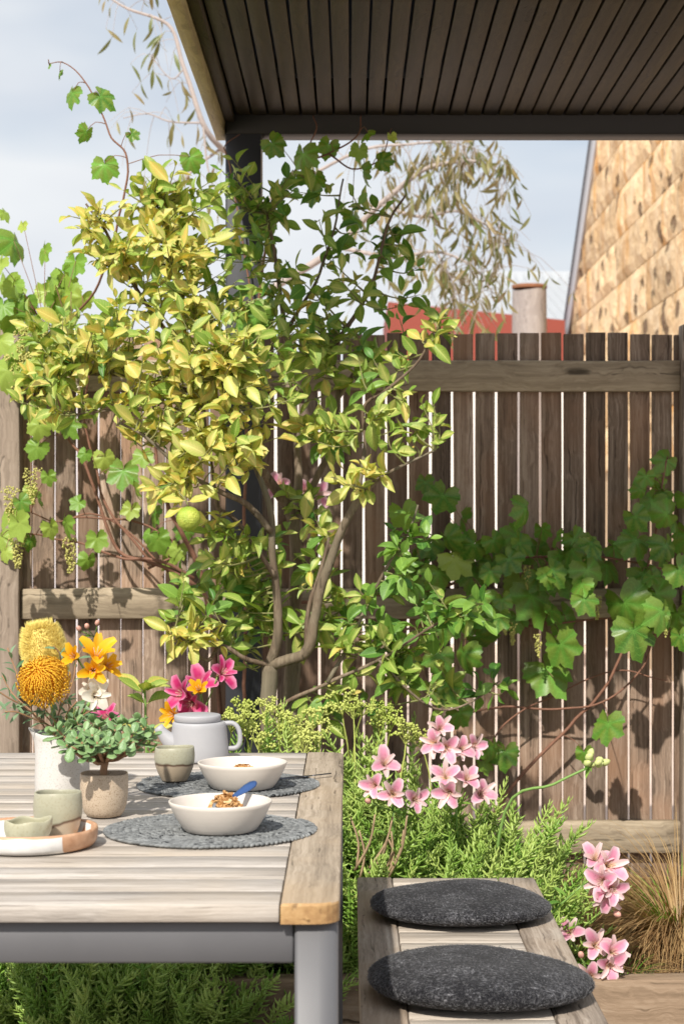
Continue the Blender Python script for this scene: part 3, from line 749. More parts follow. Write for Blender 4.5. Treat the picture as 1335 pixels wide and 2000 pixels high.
# granola
def gran_mat():
    t = NT('toasted_granola'); at = t.n('Attribute', attribute_name='lf'); sx = t.n('SeparateXYZ'); t.set(sx.inputs[0], at.outputs['Vector']); tc = t.n('TexCoord'); n = t.noise(tc.outputs['Object'], 400, 3)
    return t.end(t.bsdf(t.mix(t.math('MULTIPLY', n, .5), t.ramp(sx.outputs[2], [(0, (.26, .11, .03)), (.4, (.50, .25, .08)), (.75, (.66, .40, .17)), (1, (.78, .58, .32))]), (.34, .17, .05, 1)), .6, t.bump(n, .6, .002)))
MAT['granola'] = gran_mat()
fl = G(); lathe([(0, -.35), (.8, -.25), (1, 0), (.8, .28), (0, .4)], 7, lambda p, a, i: p * (1 + .22 * math.sin(2.3 * a + i)), fl)
rr = random.Random(21)
def granola(bx, by, cx, r, zb, top, n, label):
    it = []
    for _ in range(n):
        a = rr.uniform(0, 6.283); q = r * math.sqrt(rr.random()); hh = (top - zb) * max(0, 1 - (q / r) ** 1.8) * rr.uniform(.80, 1)
        zz = zb + hh + rr.uniform(-.003, .002); s = rr.uniform(.0026, .0055)
        p = Vector((cx + q * math.cos(a), by + q * .95 * math.sin(a), zz)); d = Vector((rr.gauss(0, 1), rr.gauss(0, 1), rr.gauss(0, .7)))
        it.append((0, frame(p, d, (rr.gauss(0, 1), rr.gauss(0, 1), 1)) @ Matrix.Diagonal((s, s * rr.uniform(.8, 1.5), s * rr.uniform(.45, .9), 1)), rr.random()))
    o = part_np('granola', scatter([fl], it), MAT['granola'], None, False); tag(o, label, 'granola')
granola(bowl_pos[0][0], bowl_pos[0][1] + .012, -.2045, .040, ZM + .010, ZM + .060, 620, 'toasted granola heaped in the nearer bowl')
granola(bowl_pos[1][0], bowl_pos[1][1] + .015, -.2010, .046, ZM + .009, ZM + .042, 420, 'granola low in the farther bowl, just above its rim')
# spoon
spoon = thing('spoon', (-.205, 3.10, ZM + .04), 'spoon with a blue handle stuck in the granola of the nearer bowl', 'spoon')
MAT['blue_metal'] = plain('blue_anodised', (.07, .15, .38), .28, .55, .1, 40)
MAT['steel'] = plain('brushed_steel', (.55, .55, .56), .25, .95, .08, 60)
h0, h1 = P(441, 1566, 3.10), P(500, 1527, 3.17); ax = (h1 - h0).normalized()
def blade(g, p0, p1, prof, up, th):
    y = (p1 - p0); V, F = [], []; x = y.normalized().cross(up).normalized(); z = x.cross(y.normalized())
    for s, w in prof:
        for a in range(8):
            q = a / 8 * 2 * math.pi; V.append(p0 + y * s + x * w * math.cos(q) + z * th * math.sin(q))
    n = len(prof)
    for i in range(n - 1):
        for a in range(8): F.append((i * 8 + a, i * 8 + (a + 1) % 8, (i + 1) * 8 + (a + 1) % 8, (i + 1) * 8 + a))
    F += [tuple(range(7, -1, -1)), tuple((n - 1) * 8 + a for a in range(8))]; return g.add(V, F)
part('handle', blade(G(), h0, h1, [(0, .0022), (.2, .0030), (.45, .0054), (.7, .0074), (.88, .0070), (.97, .0046), (1, .0012)], Vector((0, -1, .55)), .0016), MAT['blue_metal'], spoon)
part('bowl', blade(G(), h0 - ax * .035, h0, [(0, .001), (.1, .006), (.4, .011), (.7, .009), (.92, .003), (1, .0023)], Vector((0, -1, .55)), .0016), MAT['steel'], spoon)
fk = thing('fork', (-.10, 3.70, ZM), 'dark fork lying on the back placemat beside the bowl', 'fork')
f0, f1 = Vector((-.150, 3.66, ZM + .002)), Vector((-.075, 3.725, ZM + .002)); fa = (f1 - f0)
MAT['dark_steel'] = plain('dark_steel', (.08, .085, .10), .3, .8, .1, 60)
part('handle', blade(G(), f1, f1 + fa * .5, [(0, .0024), (.4, .003), (.8, .0045), (1, .0015)], Vector((0, 0, 1)), .0012), MAT['dark_steel'], fk)
part('head', blade(G(), f1 - fa * .25, f1, [(0, .0085), (.5, .009), (.8, .005), (1, .0025)], Vector((0, 0, 1)), .0012), MAT['dark_steel'], fk)
for q in (-1.5, -.5, .5, 1.5):
    sd = fa.normalized().cross(Vector((0, 0, 1)))
    part('tine', tube(G(), [f1 - fa * .25 + sd * q * .005, f1 - fa * .85 + sd * q * .005 + Vector((0, 0, .001))], [.0013, .0008], 6), MAT['dark_steel'], fk)

# cups
def wob(am, k=3, ph=0.0, tilt=0.0):
    def f(p, a, i):
        s = 1 + am * math.sin(k * a + ph) + am * .6 * math.sin(2 * a + 1.3 + ph)
        return Vector((p.x * s, p.y * s, p.z * (1 + tilt * math.cos(a + ph) + .012 * math.sin(3 * a))))
    return f
o = part('cup', lathe(vessel(.025, .0372, .066, .0035, .006, 10, .003, .9), 40, wob(.015, 3, .4, .012), c=(-.339, 3.665, ZM)), MAT['celadon']); tag(o, 'sage glazed cup with brown line standing on the back placemat', 'cup', 'handmade sage cups')
tray_c = Vector((-.502, 2.98, TZ + .0012))
TP = [(0, 0), (.092, 0), (.099, .002), (.1035, .008), (.105, .016), (.1055, .026), (.1045, .0295), (.1015, .030), (.0985, .027), (.0965, .014), (.093, .0095), (.085, .008), (0, .0075)]
o = part('tray', lathe(TP, 72, lambda p, a, i: p * (1 + .006 * math.sin(3 * a)), c=tray_c), MAT['tray']); tag(o, 'round white serving tray with terracotta rim holding two cups', 'tray')
zt_ = tray_c.z + .0082
o = part('cup', lathe(vessel(.031, .0372, .069, .0034, .004, 10, .003, .8), 40, wob(.014, 3, 1.2, .014), c=(-.467, 3.03, zt_)), MAT['celadon2']); tag(o, 'taller sage cup with slanted brown line standing in the tray', 'cup', 'handmade sage cups')
def crimp(p, a, i):
    w = p.z / .036; s = 1 + .035 * w * math.sin(4 * a + .6) + .02 * math.sin(9 * a) * (1 - w) + (.16 * w * max(0, math.cos(a - .2)) ** 6)
    return Vector((p.x * s, p.y * s, p.z * (1 + .05 * math.sin(4 * a) * w + .10 * w * max(0, math.cos(a - .2)) ** 6)))
o = part('cup', lathe(vessel(.028, .0335, .036, .003, .003, 8, .003, .8), 48, crimp, c=(-.503, 2.953, zt_)), MAT['pinch']); tag(o, 'small pinched sage cup with crimped foot in front on the tray', 'cup', 'handmade sage cups')

# planter pot
pot = thing('planter_pot', (-.4238, 3.27, TZ), 'speckled beige clay pot holding a small jade plant', 'pot')
POT = [(0, 0), (.022, 0), (.029, .002), (.034, .008), (.0385, .020), (.0405, .036), (.0412, .052), (.0412, .070), (.0406, .0745), (.0392, .075), (.0378, .074), (.0374, .064), (.037, .05)]
part('body', lathe(POT, 48, wob(.005), c=(-.4238, 3.27, TZ + .001)), MAT['pot'], pot)
part('soil', lathe([(.0371, .060), (.03, .0625), (.015, .064), (0, .065)], 32, lambda p, a, i: p + Vector((0, 0, .0012 * math.sin(5 * a + i))), c=(-.4238, 3.27, TZ + .001)), MAT['soil'], pot)

# pitcher with beak spout
def beak(p, a, i):
    w = max(0, (p.z - .085) / .045); k = max(0, math.cos(a - math.pi)) ** 7
    return Vector((p.x * (1 + .30 * k * w * w), p.y * (1 - .22 * k * w), p.z + .010 * k * w))
JP = [(0, 0), (.040, 0), (.0465, .003), (.0485, .012), (.0490, .05), (.0480, .085), (.0465, .108), (.0468, .120), (.0480, .1275), (.0470, .1290), (.0448, .1275), (.0438, .115), (.0440, .09), (.045, .03), (.03, .008), (0, .007)]
jug = part('pitcher', lathe(JP, 64, beak, c=(-.5155, 3.40, TZ + .001)), MAT['jug']); tag(jug, 'tall white stoneware pitcher with beak spout full of yellow flowers', 'pitcher')

# teapot
tp = Vector((-.319, 4.02, TZ + .001)); pot2 = thing('teapot', tp, 'matte grey teapot with flat lid at the far end of the table', 'teapot')
TB = [(0, 0), (.058, 0), (.0615, .002), (.0625, .006), (.0612, .03), (.0592, .055), (.0575, .072), (.0568, .0785), (.0555, .0812), (.053, .0824), (0, .0825)]
part('body', lathe(TB, 56, None, c=tp), MAT['teapot'], pot2)
part('lid', lathe([(0, .0826), (.047, .0826), (.0495, .0845), (.0498, .094), (.0488, .0965), (.046, .0975), (0, .0978)], 48, None, c=tp + Vector((-.004, 0, 0))), MAT['teapot'], pot2)
sp0 = tp + Vector((-.050, -.012, .034)); gs = G()
tube(gs, smooth_path([sp0, tp + Vector((-.070, -.016, .052)), tp + Vector((-.086, -.018, .073))], 8), [.021, .020, .018, .0155, .0135, .012, .011, .0105], 14)
part('spout', gs, MAT['teapot'], pot2)
hp = smooth_path([tp + Vector((.050, 0, .078)), tp + Vector((.072, 0, .078)), tp + Vector((.084, 0, .064)), tp + Vector((.086, 0, .040)), tp + Vector((.078, 0, .027)), tp + Vector((.060, 0, .025))], 18)
part('handle', tube(G(), hp, .0052, 10), MAT['teapot'], pot2)
# ------------------------------------------------------------------ leaf shapes
def leaf_geo(w=.45, fold=.12, curl=.18, tip=1.0, n=7, shape=1.0, wave=0.0, pet=.08, cols=2, ph=0.0):
    """unit leaf: stalk at zero, blade along +Y to 1, face +Z"""
    g = G(); V, A, F = [], [], []; us = [k / cols for k in range(-cols, cols + 1)]
    for i in range(n):
        s = i / (n - 1); wd = w * .5 * (math.sin(math.pi * min(1, s ** shape)) ** .8 if 0 < s < 1 else .02)
        if s > .75: wd *= 1 - .25 * tip * ((s - .75) / .25)
        ang = curl * s * s; y = pet + (1 - pet) * (s - .12 * curl * s * s); z = -curl * .55 * s * s
        for u in us:
            zz = z + fold * abs(u) * wd * 2 + wave * math.sin(9 * s + 3 * u + ph) * abs(u)
            V.append((u * wd, y, zz)); A.append((u, s, 0))
    m = len(us)
    for i in range(n - 1):
        for k in range(m - 1): a = i * m + k; F.append((a, a + 1, a + m + 1, a + m))
    g.add(V, F, A)
    if pet: g.add([(-.012, 0, 0), (.012, 0, 0), (.012, pet, 0), (-.012, pet, 0)], [(0, 1, 2, 3)], [(0, 0, 0)] * 4)
    return g
LEM = [leaf_geo(.46, .16, .2, .3), leaf_geo(.40, .3, .4, .4, wave=.02), leaf_geo(.50, .10, .10, .2, wave=.02, ph=1), leaf_geo(.38, .45, .6, .5, ph=2, wave=.02), leaf_geo(.44, .2, -.3, .3, wave=.015), leaf_geo(.38, .55, .25, .4, wave=.025, ph=3), leaf_geo(.46, .15, .8, .3, wave=.02, ph=4)]
LEM_ME = {k: [mesh_of('leaf', g, MAT[k]) for g in LEM] for k in ('lemon_gold', 'lemon_lime', 'lemon_green')}

def vine_leaf_geo(seed, cup=.2, lob=.27):
    rr = random.Random(seed); g = G(); n = 38; V = [(0, 0, 0)]; A = [(0, 0, 0)]; F = []
    tips = [(90, 1.0 + rr.uniform(-.08, .1)), (38 + rr.uniform(-5, 5), .92), (142 + rr.uniform(-5, 5), .90), (-18, .70), (198, .72)]
    out = []
    for i in range(n):
        a = -90 + 360 * (i + .5) / n
        d = max((L_ * (1 - lob * min(1, abs(((a - t + 180) % 360) - 180) / 26) ** 1.3) for t, L_ in tips))
        back = abs(((a + 90 + 180) % 360) - 180)
        if back < 24: d = .14 + .42 * back / 24
        d *= (1 + (.055 if i % 2 else -.045)) * (1 + rr.uniform(-.03, .03)); out.append((a, d))
    for ring in (.5, 1.0):
        for a, d in out:
            x, y = math.cos(R(a)) * d * ring, math.sin(R(a)) * d * ring
            vein = min(abs(((a - t + 180) % 360) - 180) for t, _ in tips)
            z = -cup * (x * x + y * y) * .55 + .07 * ring * (vein / 26) - .12 * abs(x) * (1 if y < 0 else .3)
            z += .05 * mnoise.noise(Vector((x * 2.5, y * 2.5, seed)))
            V.append((x, y, z)); A.append((min(1, vein / 20), ring * .5, 0))
    for i in range(n):
        j = (i + 1) % n
        if i == n - 1: continue
        F.append((0, 1 + i, 1 + j)); F.append((1 + i, 1 + n + i, 1 + n + j, 1 + j))
    g.add(V, F, A)
    g.v = [(x, y + .10, z) for x, y, z in g.v]; return g
VIN = [vine_leaf_geo(s, c, l) for s, c, l in ((1, .2, .27), (2, .45, .32), (3, .8, .25), (4, -.15, .30), (5, 1.0, .28), (6, .5, .36))]
VIN_ME = {k: [mesh_of('leaf', g, MAT[k], True) for g in VIN] for k in ('vine_leaf', 'vine_pale')}

# ------------------------------------------------------------------ lemon tree
rt = random.Random(77)
tree = thing('lemon_tree', P(540, 1500, 5.1) * 1.0, 'bushy lemon tree with yellowing leaves growing in front of the pergola post', 'tree')
tree.location = (P(540, 1400, 5.1).x, 5.1, BED); WL[tree.name] = Vector(tree.location)
BR = [  # (x, y, distance) joints, thick end and thin end radius
    ([(522, 1600, 5.04), (524, 1480, 5.05), (523, 1380, 5.05), (526, 1300, 5.05)], .024, .021),
    ([(526, 1300, 5.05), (540, 1240, 5.03), (541, 1170, 5.02), (534, 1090, 5.0), (528, 1010, 4.98), (512, 945, 4.97), (480, 880, 4.95), (455, 820, 4.92), (430, 740, 4.9)], .0145, .004),
    ([(529, 1040, 4.98), (480, 985, 4.93), (430, 960, 4.90), (380, 935, 4.87), (330, 895, 4.85), (280, 850, 4.85), (235, 828, 4.87)], .0095, .003),
    ([(537, 1125, 5.0), (500, 1070, 4.98), (455, 1010, 4.96), (425, 985, 4.95), (410, 900, 4.95), (400, 800, 4.95)], .008, .003),
    ([(526, 1300, 5.05), (560, 1291, 5.03), (598, 1272, 5.0), (614, 1205, 5.0), (632, 1130, 4.98), (655, 1060, 4.96), (690, 990, 4.92), (712, 958, 4.9)], .0165, .0095),
    ([(712, 958, 4.9), (745, 935, 4.88), (790, 910, 4.86), (850, 880, 4.86)], .007, .0025),
    ([(690, 990, 4.92), (705, 920, 4.93), (710, 860, 4.95), (711, 795, 4.95), (755, 760, 4.93), (810, 710, 4.93), (850, 650, 4.95)], .0065, .003),
    ([(598, 1272, 5.0), (600, 1210, 5.02), (620, 1130, 5.04), (640, 1050, 5.06)], .009, .004),
    ([(570, 1600, 5.28), (566, 1430, 5.3), (570, 1300, 5.3), (575, 1180, 5.3), (578, 1080, 5.28), (565, 1000, 5.25), (530, 945, 5.2), (492, 890, 5.18), (440, 800, 5.15), (385, 660, 5.15), (330, 500, 5.2), (300, 400, 5.22)], .029, .004),
    ([(577, 1070, 5.28), (582, 950, 5.3), (578, 850, 5.3), (572, 760, 5.32), (560, 650, 5.33), (540, 520, 5.35), (520, 420, 5.35)], .015, .004),
    ([(582, 1000, 5.28), (625, 920, 5.25), (656, 850, 5.22), (660, 750, 5.22), (650, 690, 5.22), (700, 600, 5.25), (732, 540, 5.28), (760, 430, 5.3), (790, 380, 5.3)], .0115, .003),
    ([(661, 780, 5.22), (700, 720, 5.2), (760, 690, 5.18), (830, 660, 5.1)], .006, .0025),
    ([(560, 650, 5.33), (610, 560, 5.35), (650, 450, 5.4), (670, 350, 5.42)], .006, .0025),
    ([(526, 1300, 5.05), (475, 1283, 5.0), (432, 1262, 4.97), (405, 1290, 4.93), (372, 1262, 4.92), (340, 1235, 4.92)], .008, .003),
    ([(495, 895, 5.18), (420, 790, 5.12), (300, 745, 5.08), (200, 730, 5.05), (110, 735, 5.02), (50, 790, 5.0)], .009, .003),
    ([(440, 800, 5.15), (330, 650, 5.15), (250, 540, 5.2), (205, 450, 5.2), (170, 400, 5.2)], .008, .003),
    ([(420, 790, 5.12), (330, 800, 5.0), (230, 800, 4.97), (150, 810, 4.97)], .006, .0025),
    ([(524, 1400, 5.05), (580, 1360, 5.0), (650, 1330, 4.96), (740, 1290, 4.93), (830, 1230, 4.9), (930, 1180, 4.85)], .007, .0025),
    ([(640, 1333, 4.96), (700, 1220, 4.98), (760, 1100, 4.98), (795, 1040, 4.96), (815, 985, 4.95)], .006, .0025),
    ([(740, 1290, 4.93), (840, 1380, 4.95), (920, 1370, 5.0), (975, 1330, 5.02)], .004, .002),
]
nodes = []; gb = G()
for pts, r0, r1 in BR:
    n = 5 * len(pts); path = smooth_path([P(*p) for p in pts], n)
    rad = [r0 + (r1 - r0) * (i / (n - 1)) ** .8 for i in range(n)]
    path = [p + Vector((mnoise.noise(p * 9), 0, mnoise.noise(p * 9 + Vector((5, 5, 5))))) * .006 for p in path]
    part('limb' if r0 < .02 else 'trunk', tube(G(), path, rad, 10, True, 0, 0, .16), MAT['bark'], tree)
    nodes += [(p, rad[i]) for i, p in enumerate(path) if rad[i] < .013]
BLOB = [  # px, py, half width, half height, distance, half depth, twigs, (gold, lime, green)
    (215, 470, 105, 85, 5.15, .14, 14, (.7, .3, 0)), (330, 385, 100, 70, 5.2, .14, 13, (.45, .45, .1)), (435, 345, 55, 70, 5.25, .1, 5, (.2, .5, .3)),
    (335, 520, 130, 95, 5.1, .2, 19, (.5, .4, .1)), (150, 640, 110, 75, 5.1, .15, 10, (.45, .4, .15)), (110, 715, 75, 60, 5.0, .1, 9, (.45, .45, .1)), (60, 780, 40, 30, 5.0, .06, 3, (.4, .5, .1)),
    (290, 650, 140, 105, 5.0, .2, 24, (.6, .35, .05)), (430, 700, 105, 100, 4.88, .14, 20, (.65, .3, .05)), (330, 815, 110, 75, 4.9, .1, 14, (.6, .35, .05)),
    (440, 860, 75, 80, 4.84, .08, 12, (.85, .15, 0)), (170, 790, 110, 40, 4.98, .1, 6, (.35, .5, .15)), (340, 930, 60, 50, 4.85, .06, 6, (.8, .2, 0)),
    (480, 480, 80, 90, 5.32, .15, 7, (.1, .35, .55)), (590, 430, 105, 95, 5.35, .18, 6, (0, .45, .55)), (710, 430, 95, 110, 5.35, .18, 5, (0, .25, .75)),
    (610, 590, 115, 90, 5.2, .2, 10, (.25, .5, .25)), (770, 550, 70, 105, 5.25, .18, 6, (0, .35, .65)), (550, 700, 90, 80, 5.08, .18, 11, (.4, .4, .2)),
    (700, 690, 105, 60, 5.1, .18, 11, (.2, .5, .3)), (840, 640, 45, 40, 4.98, .06, 4, (.5, .4, .1)), (800, 830, 60, 75, 4.88, .07, 7, (.25, .65, .1)),
    (690, 930, 55, 40, 4.84, .05, 4, (.95, .05, 0)), (555, 810, 70, 80, 5.0, .18, 5, (.45, .4, .15)), (640, 810, 60, 70, 5.1, .1, 4, (.3, .5, .2)),
    (440, 1050, 60, 50, 4.93, .08, 6, (.45, .5, .05)), (420, 1130, 80, 55, 5.0, .14, 10, (.05, .6, .35)), (375, 1228, 65, 42, 4.9, .06, 8, (.95, .05, 0)),
    (570, 1080, 60, 80, 5.1, .12, 4, (.3, .55, .15)), (480, 1190, 60, 80, 5.15, .15, 11, (.1, .6, .3)), (630, 1080, 50, 60, 5.2, .1, 4, (.3, .5, .2)), (600, 960, 50, 50, 5.15, .1, 3, (.3, .5, .2)), (800, 1035, 45, 60, 4.94, .06, 5, (0, .15, .85)),
    (780, 1160, 100, 70, 4.94, .1, 10, (0, .3, .7)), (905, 1195, 60, 35, 4.85, .05, 5, (0, .3, .7)), (735, 1265, 95, 55, 4.98, .1, 15, (.15, .55, .3)), (800, 1310, 80, 40, 5.0, .1, 8, (.1, .5, .4)),
    (650, 1220, 45, 70, 5.12, .1, 5, (.15, .5, .35)), (670, 1370, 60, 40, 5.05, .08, 4, (.1, .4, .5)), (960, 1345, 40, 35, 5.02, .05, 3, (0, .2, .8)), (500, 560, 60, 60, 5.2, .12, 6, (.2, .45, .35)),
]
leaves = []; gt = G(); tips = []
for (cx, cy, rx, ry, d, rd, nt, pal) in BLOB:
    for _ in range(int(nt * (2.0 if cx < 480 and cy < 950 else 1.7) + .5)):
        while True:
            a, b, c = rt.uniform(-1, 1), rt.uniform(-1, 1), rt.uniform(-1, 1)
            if a * a + b * b + c * c < 1: break
        T = P(cx + a * rx, cy + b * ry, d + c * rd)
        base, br_ = min(nodes, key=lambda q: (q[0] - T).length + max(0, q[0].z - T.z) * .9)
        dirv = (T - base); L_ = max(.05, dirv.length); mid = base + dirv * .5 + Vector((rt.gauss(0, .12), rt.gauss(0, .12), -.10 + rt.gauss(0, .06))) * L_
        nn = 9; path = smooth_path([base, mid, T], nn)
        rr_ = [.0034 + (.0011 - .0034) * i / (nn - 1) for i in range(nn)]
        tube(gt, path, rr_, 4, False, 0, rt.random()); tips.append((path[-1], (path[-1] - path[-2]).normalized()))
        fine = smooth_path(path, 40); tot = sum((fine[i + 1] - fine[i]).length for i in range(39)); nl = rt.randint(6, 10); ph = rt.uniform(0, 6.28)
        step = rt.uniform(.013, .022)
        tone = rt.random()
        for q in range(nl):
            fr = 1 - (q * step + rt.uniform(0, .006)) / max(tot, .06)
            if fr < .08: break
            i = min(38, int(fr * 39)); p = fine[i]; tg = (fine[i + 1] - fine[i]).normalized()
            side = tg.orthogonal().normalized(); side.rotate(Matrix.Rotation(ph + q * 2.4, 3, tg))
            spread = .45 if q == 0 else rt.uniform(.8, 1.35)
            dv_ = tg * (.75 if q < 2 else .35) + side * spread + Vector((0, -.12, rt.uniform(-.25, .25)))
            nrm = Vector((rt.gauss(-.30, .5), rt.gauss(-.85, .5), .9))
            size = min(.086, max(.026, rt.lognormvariate(-2.88, .27))) * (.75 if q == 0 else 1)
            u = .72 * tone + .28 * rt.random(); kind = 'lemon_gold' if u < pal[0] else ('lemon_lime' if u < pal[0] + pal[1] else 'lemon_green')
            M = frame(p, dv_, nrm, size, rt.gauss(0, .35))
            leaves.append((p, kind, rt.randrange(len(LEM)), M, rt.random(), size))
part('twigs', gt, MAT['twig'], tree, True, 'stuff')
# the largest, nearest leaves one by one; the rest as foliage
leaves.sort(key=lambda q: -(q[5] / q[0].y - .0022 * max(0, q[0].y - 4.9)))
for p, kind, k, M, rnd, s in leaves[:300]: put('leaf', LEM_ME[kind][k], M, tree)
for kind, nm in (('lemon_gold', 'foliage'), ('lemon_lime', 'foliage'), ('lemon_green', 'foliage')):
    it = [(k, M, rnd) for p, kd, k, M, rnd, s in leaves[300:] if kd == kind]
    part_np(nm, scatter(LEM, it), MAT[kind], tree, True, 'stuff')
# blossom
blo = G()
for k in range(5):
    M = Matrix.Rotation(k * 2 * math.pi / 5, 4, 'Z') @ Matrix.Rotation(.5, 4, 'X'); blo.join(leaf_geo(.42, .1, .3, pet=0, n=4, cols=1), M)
blo_me = mesh_of('blossom', blo, MAT['white_petal'])
for p, tg in rt.sample(tips, 34):
    put('blossom', blo_me, frame(p, Vector((rt.gauss(0, .6), rt.gauss(0, .6), 1)).cross(Vector((1, 0, 0))), (rt.gauss(0, .5), -1, rt.gauss(.3, .5)), rt.uniform(.008, .014)), tree)
# one green lemon
def rind():
    t = NT('green_lemon_rind'); tc = t.n('TexCoord'); v = tc.outputs['Object']; n = t.noise(v, 260, 3); b = t.noise(v, 22, 3)
    return t.end(t.bsdf(t.ramp(b, [(.35, (.25, .40, .035)), (.68, (.52, .57, .09))]), .36, t.bump(n, 1.0, .004), .5))
MAT['rind'] = rind()
fc = P(368, 1013, 4.80); fr = S(24.5, 4.8)
part('fruit', lathe([(0, -1.06), (.16, -1.02), (.45, -.88), (.78, -.58), (.97, -.15), (.98, .2), (.82, .58), (.5, .86), (.2, .97), (.08, .95), (0, .92)], 28, lambda p, a, i: p * (1 + .015 * math.sin(3 * a + i * .4)), c=(0, 0, 0)).__class__() if False else (lambda g: (setattr(g, 'v', [tuple(Vector(p) * fr + fc) for p in g.v]), g)[1])(lathe([(0, -1.06), (.16, -1.02), (.45, -.88), (.78, -.58), (.97, -.15), (.98, .2), (.82, .58), (.5, .86), (.2, .97), (.08, .95), (0, .92)], 28)), MAT['rind'], tree)
part('fruit_stalk', tube(G(), smooth_path([fc + Vector((0, 0, fr * .93)), P(362, 975, 4.80), P(350, 958, 4.82), P(380, 938, 4.87)], 10), .0022, 6), MAT['twig'], tree)
for (a, b, c_, d_, sz) in ((362, 978, -1, .1, .062), (366, 980, 1, .25, .058), (357, 990, -.9, -.5, .055)):
    put('leaf', LEM_ME['lemon_gold'][2], frame(P(a, b, 4.80), (c_, -.2, d_), (-.3, -.8, .8), sz), tree)

# ------------------------------------------------------------------ grape vines
rv = random.Random(9)
clus_b = G(); lathe([(0, -1), (.75, -.5), (.9, .1), (.6, .75), (0, 1)], 5, None, clus_b)
def cluster(parent, px, py, d, ln=.12, w=.028, n=110):
    p0 = P(px, py, d); it = []
    for _ in range(n):
        s = rv.random(); q = w * (1 - .75 * s) * math.sqrt(rv.random()); a = rv.uniform(0, 6.28)
        it.append((0, Matrix.Translation(p0 + Vector((q * math.cos(a), q * math.sin(a) * .8, -ln * s))) @ Matrix.Scale(rv.uniform(.0022, .0042), 4), rv.random()))
    part_np('flower_cluster', scatter([clus_b], it), MAT['vine_flower'], parent, True)
def vine(root, label, stems, lv, group='grape vines'):
    th = thing('grape_vine', root, label, 'vine', group); nd = []
    for pts, r0, r1 in stems:
        n = 6 * len(pts); path = smooth_path([P(*p) for p in pts], n)
        path = [p + Vector((mnoise.noise(p * 14), mnoise.noise(p * 14 + Vector((3, 0, 0))), mnoise.noise(p * 14 + Vector((0, 7, 0))))) * .006 for p in path]
        part('stem', tube(G(), path, [r0 + (r1 - r0) * i / (n - 1) for i in range(n)], 6), MAT['vine_stem'], th); nd += path
    gp = G()
    for (px, py, r, d, kind, down, look) in lv:
        c = P(px, py, d); sz = S(r, d) * (1.28 if kind == 'vine_leaf' else 1.1)
        dv_ = Vector((math.sin(down), rv.gauss(-.15, .2), -math.cos(down)))
        nrm = Vector((rv.gauss(-.15, .55), -1 - .1 * look, rv.gauss(.65, .55)))
        base = c - dv_.normalized() * sz * .35
        put('leaf', VIN_ME[kind][rv.randrange(6)], frame(base, dv_, nrm, sz * rv.uniform(.8, 1.12), rv.gauss(0, .35)), th)
        if nd:
            nb = min(nd, key=lambda q: (q - base).length)
            if (nb - base).length < .35: tube(gp, smooth_path([nb, (nb + base) / 2 + Vector((0, -.015, .012)), base], 5), [.0016, .0014, .0013, .0012, .0011], 4, False)
    if gp.v: part('leaf_stalks', gp, MAT['vine_stem'], th, True, 'stuff')
    return th
def L5(lst, d0, d1, kind, jit=.35):
    return [(x, y, r, rv.uniform(d0, d1), kind if rv.random() < .9 else ('vine_pale' if kind == 'vine_leaf' else 'vine_leaf'), rv.gauss(0, jit), 0) for x, y, r in lst]
right = [(1295, 905, 26), (1258, 938, 24), (1285, 945, 20), (1300, 970, 32), (1268, 985, 28), (1320, 1020, 34), (1245, 1018, 34), (1235, 1065, 38), (1205, 1075, 25), (1300, 1075, 32), (1025, 1005, 38), (1060, 1040, 20), (985, 1070, 30),
    (1000, 1050, 28), (1085, 1055, 25), (1050, 1085, 44), (1110, 1085, 38), (1160, 1070, 33), (1150, 1125, 38), (1015, 1150, 50), (1045, 1182, 58), (1095, 1130, 33), (1105, 1215, 36), (1145, 1180, 33), (1080, 1200, 28), (1010, 1215, 28), (1225, 1190, 46),
    (1265, 1130, 42), (1290, 1170, 40), (1240, 1248, 52), (1292, 1205, 38), (1328, 1250, 25), (1100, 1275, 52), (1075, 1322, 48), (940, 1245, 34), (905, 1290, 42), (895, 1100, 42), (860, 1130, 38), (930, 1130, 36), (880, 1060, 34), (860, 980, 42),
    (900, 1020, 30), (830, 1070, 38), (935, 1170, 34), (870, 1230, 34), (980, 1180, 25), (870, 1350, 38), (900, 1400, 32), (960, 1470, 28), (985, 1480, 32), (945, 1495, 24), (1185, 1425, 38), (1140, 1477, 22), (790, 1010, 34), (830, 950, 26), (770, 1100, 34),
    (960, 1110, 32), (1000, 1100, 34), (1190, 1110, 30), (1330, 1120, 30), (1345, 1060, 36), (1360, 1180, 40), (1340, 980, 30), (840, 1180, 34), (810, 1290, 36), (960, 1200, 32), (1075, 1140, 34), (1130, 1150, 30), (920, 1070, 28), (855, 1290, 34), (780, 1340, 30), (1320, 1210, 34)]
right += [(rv.uniform(760, 1180), rv.uniform(1060, 1230), rv.uniform(22, 38)) for _ in range(16)] + [(rv.uniform(1220, 1345), rv.uniform(960, 1230), rv.uniform(20, 34)) for _ in range(5)]
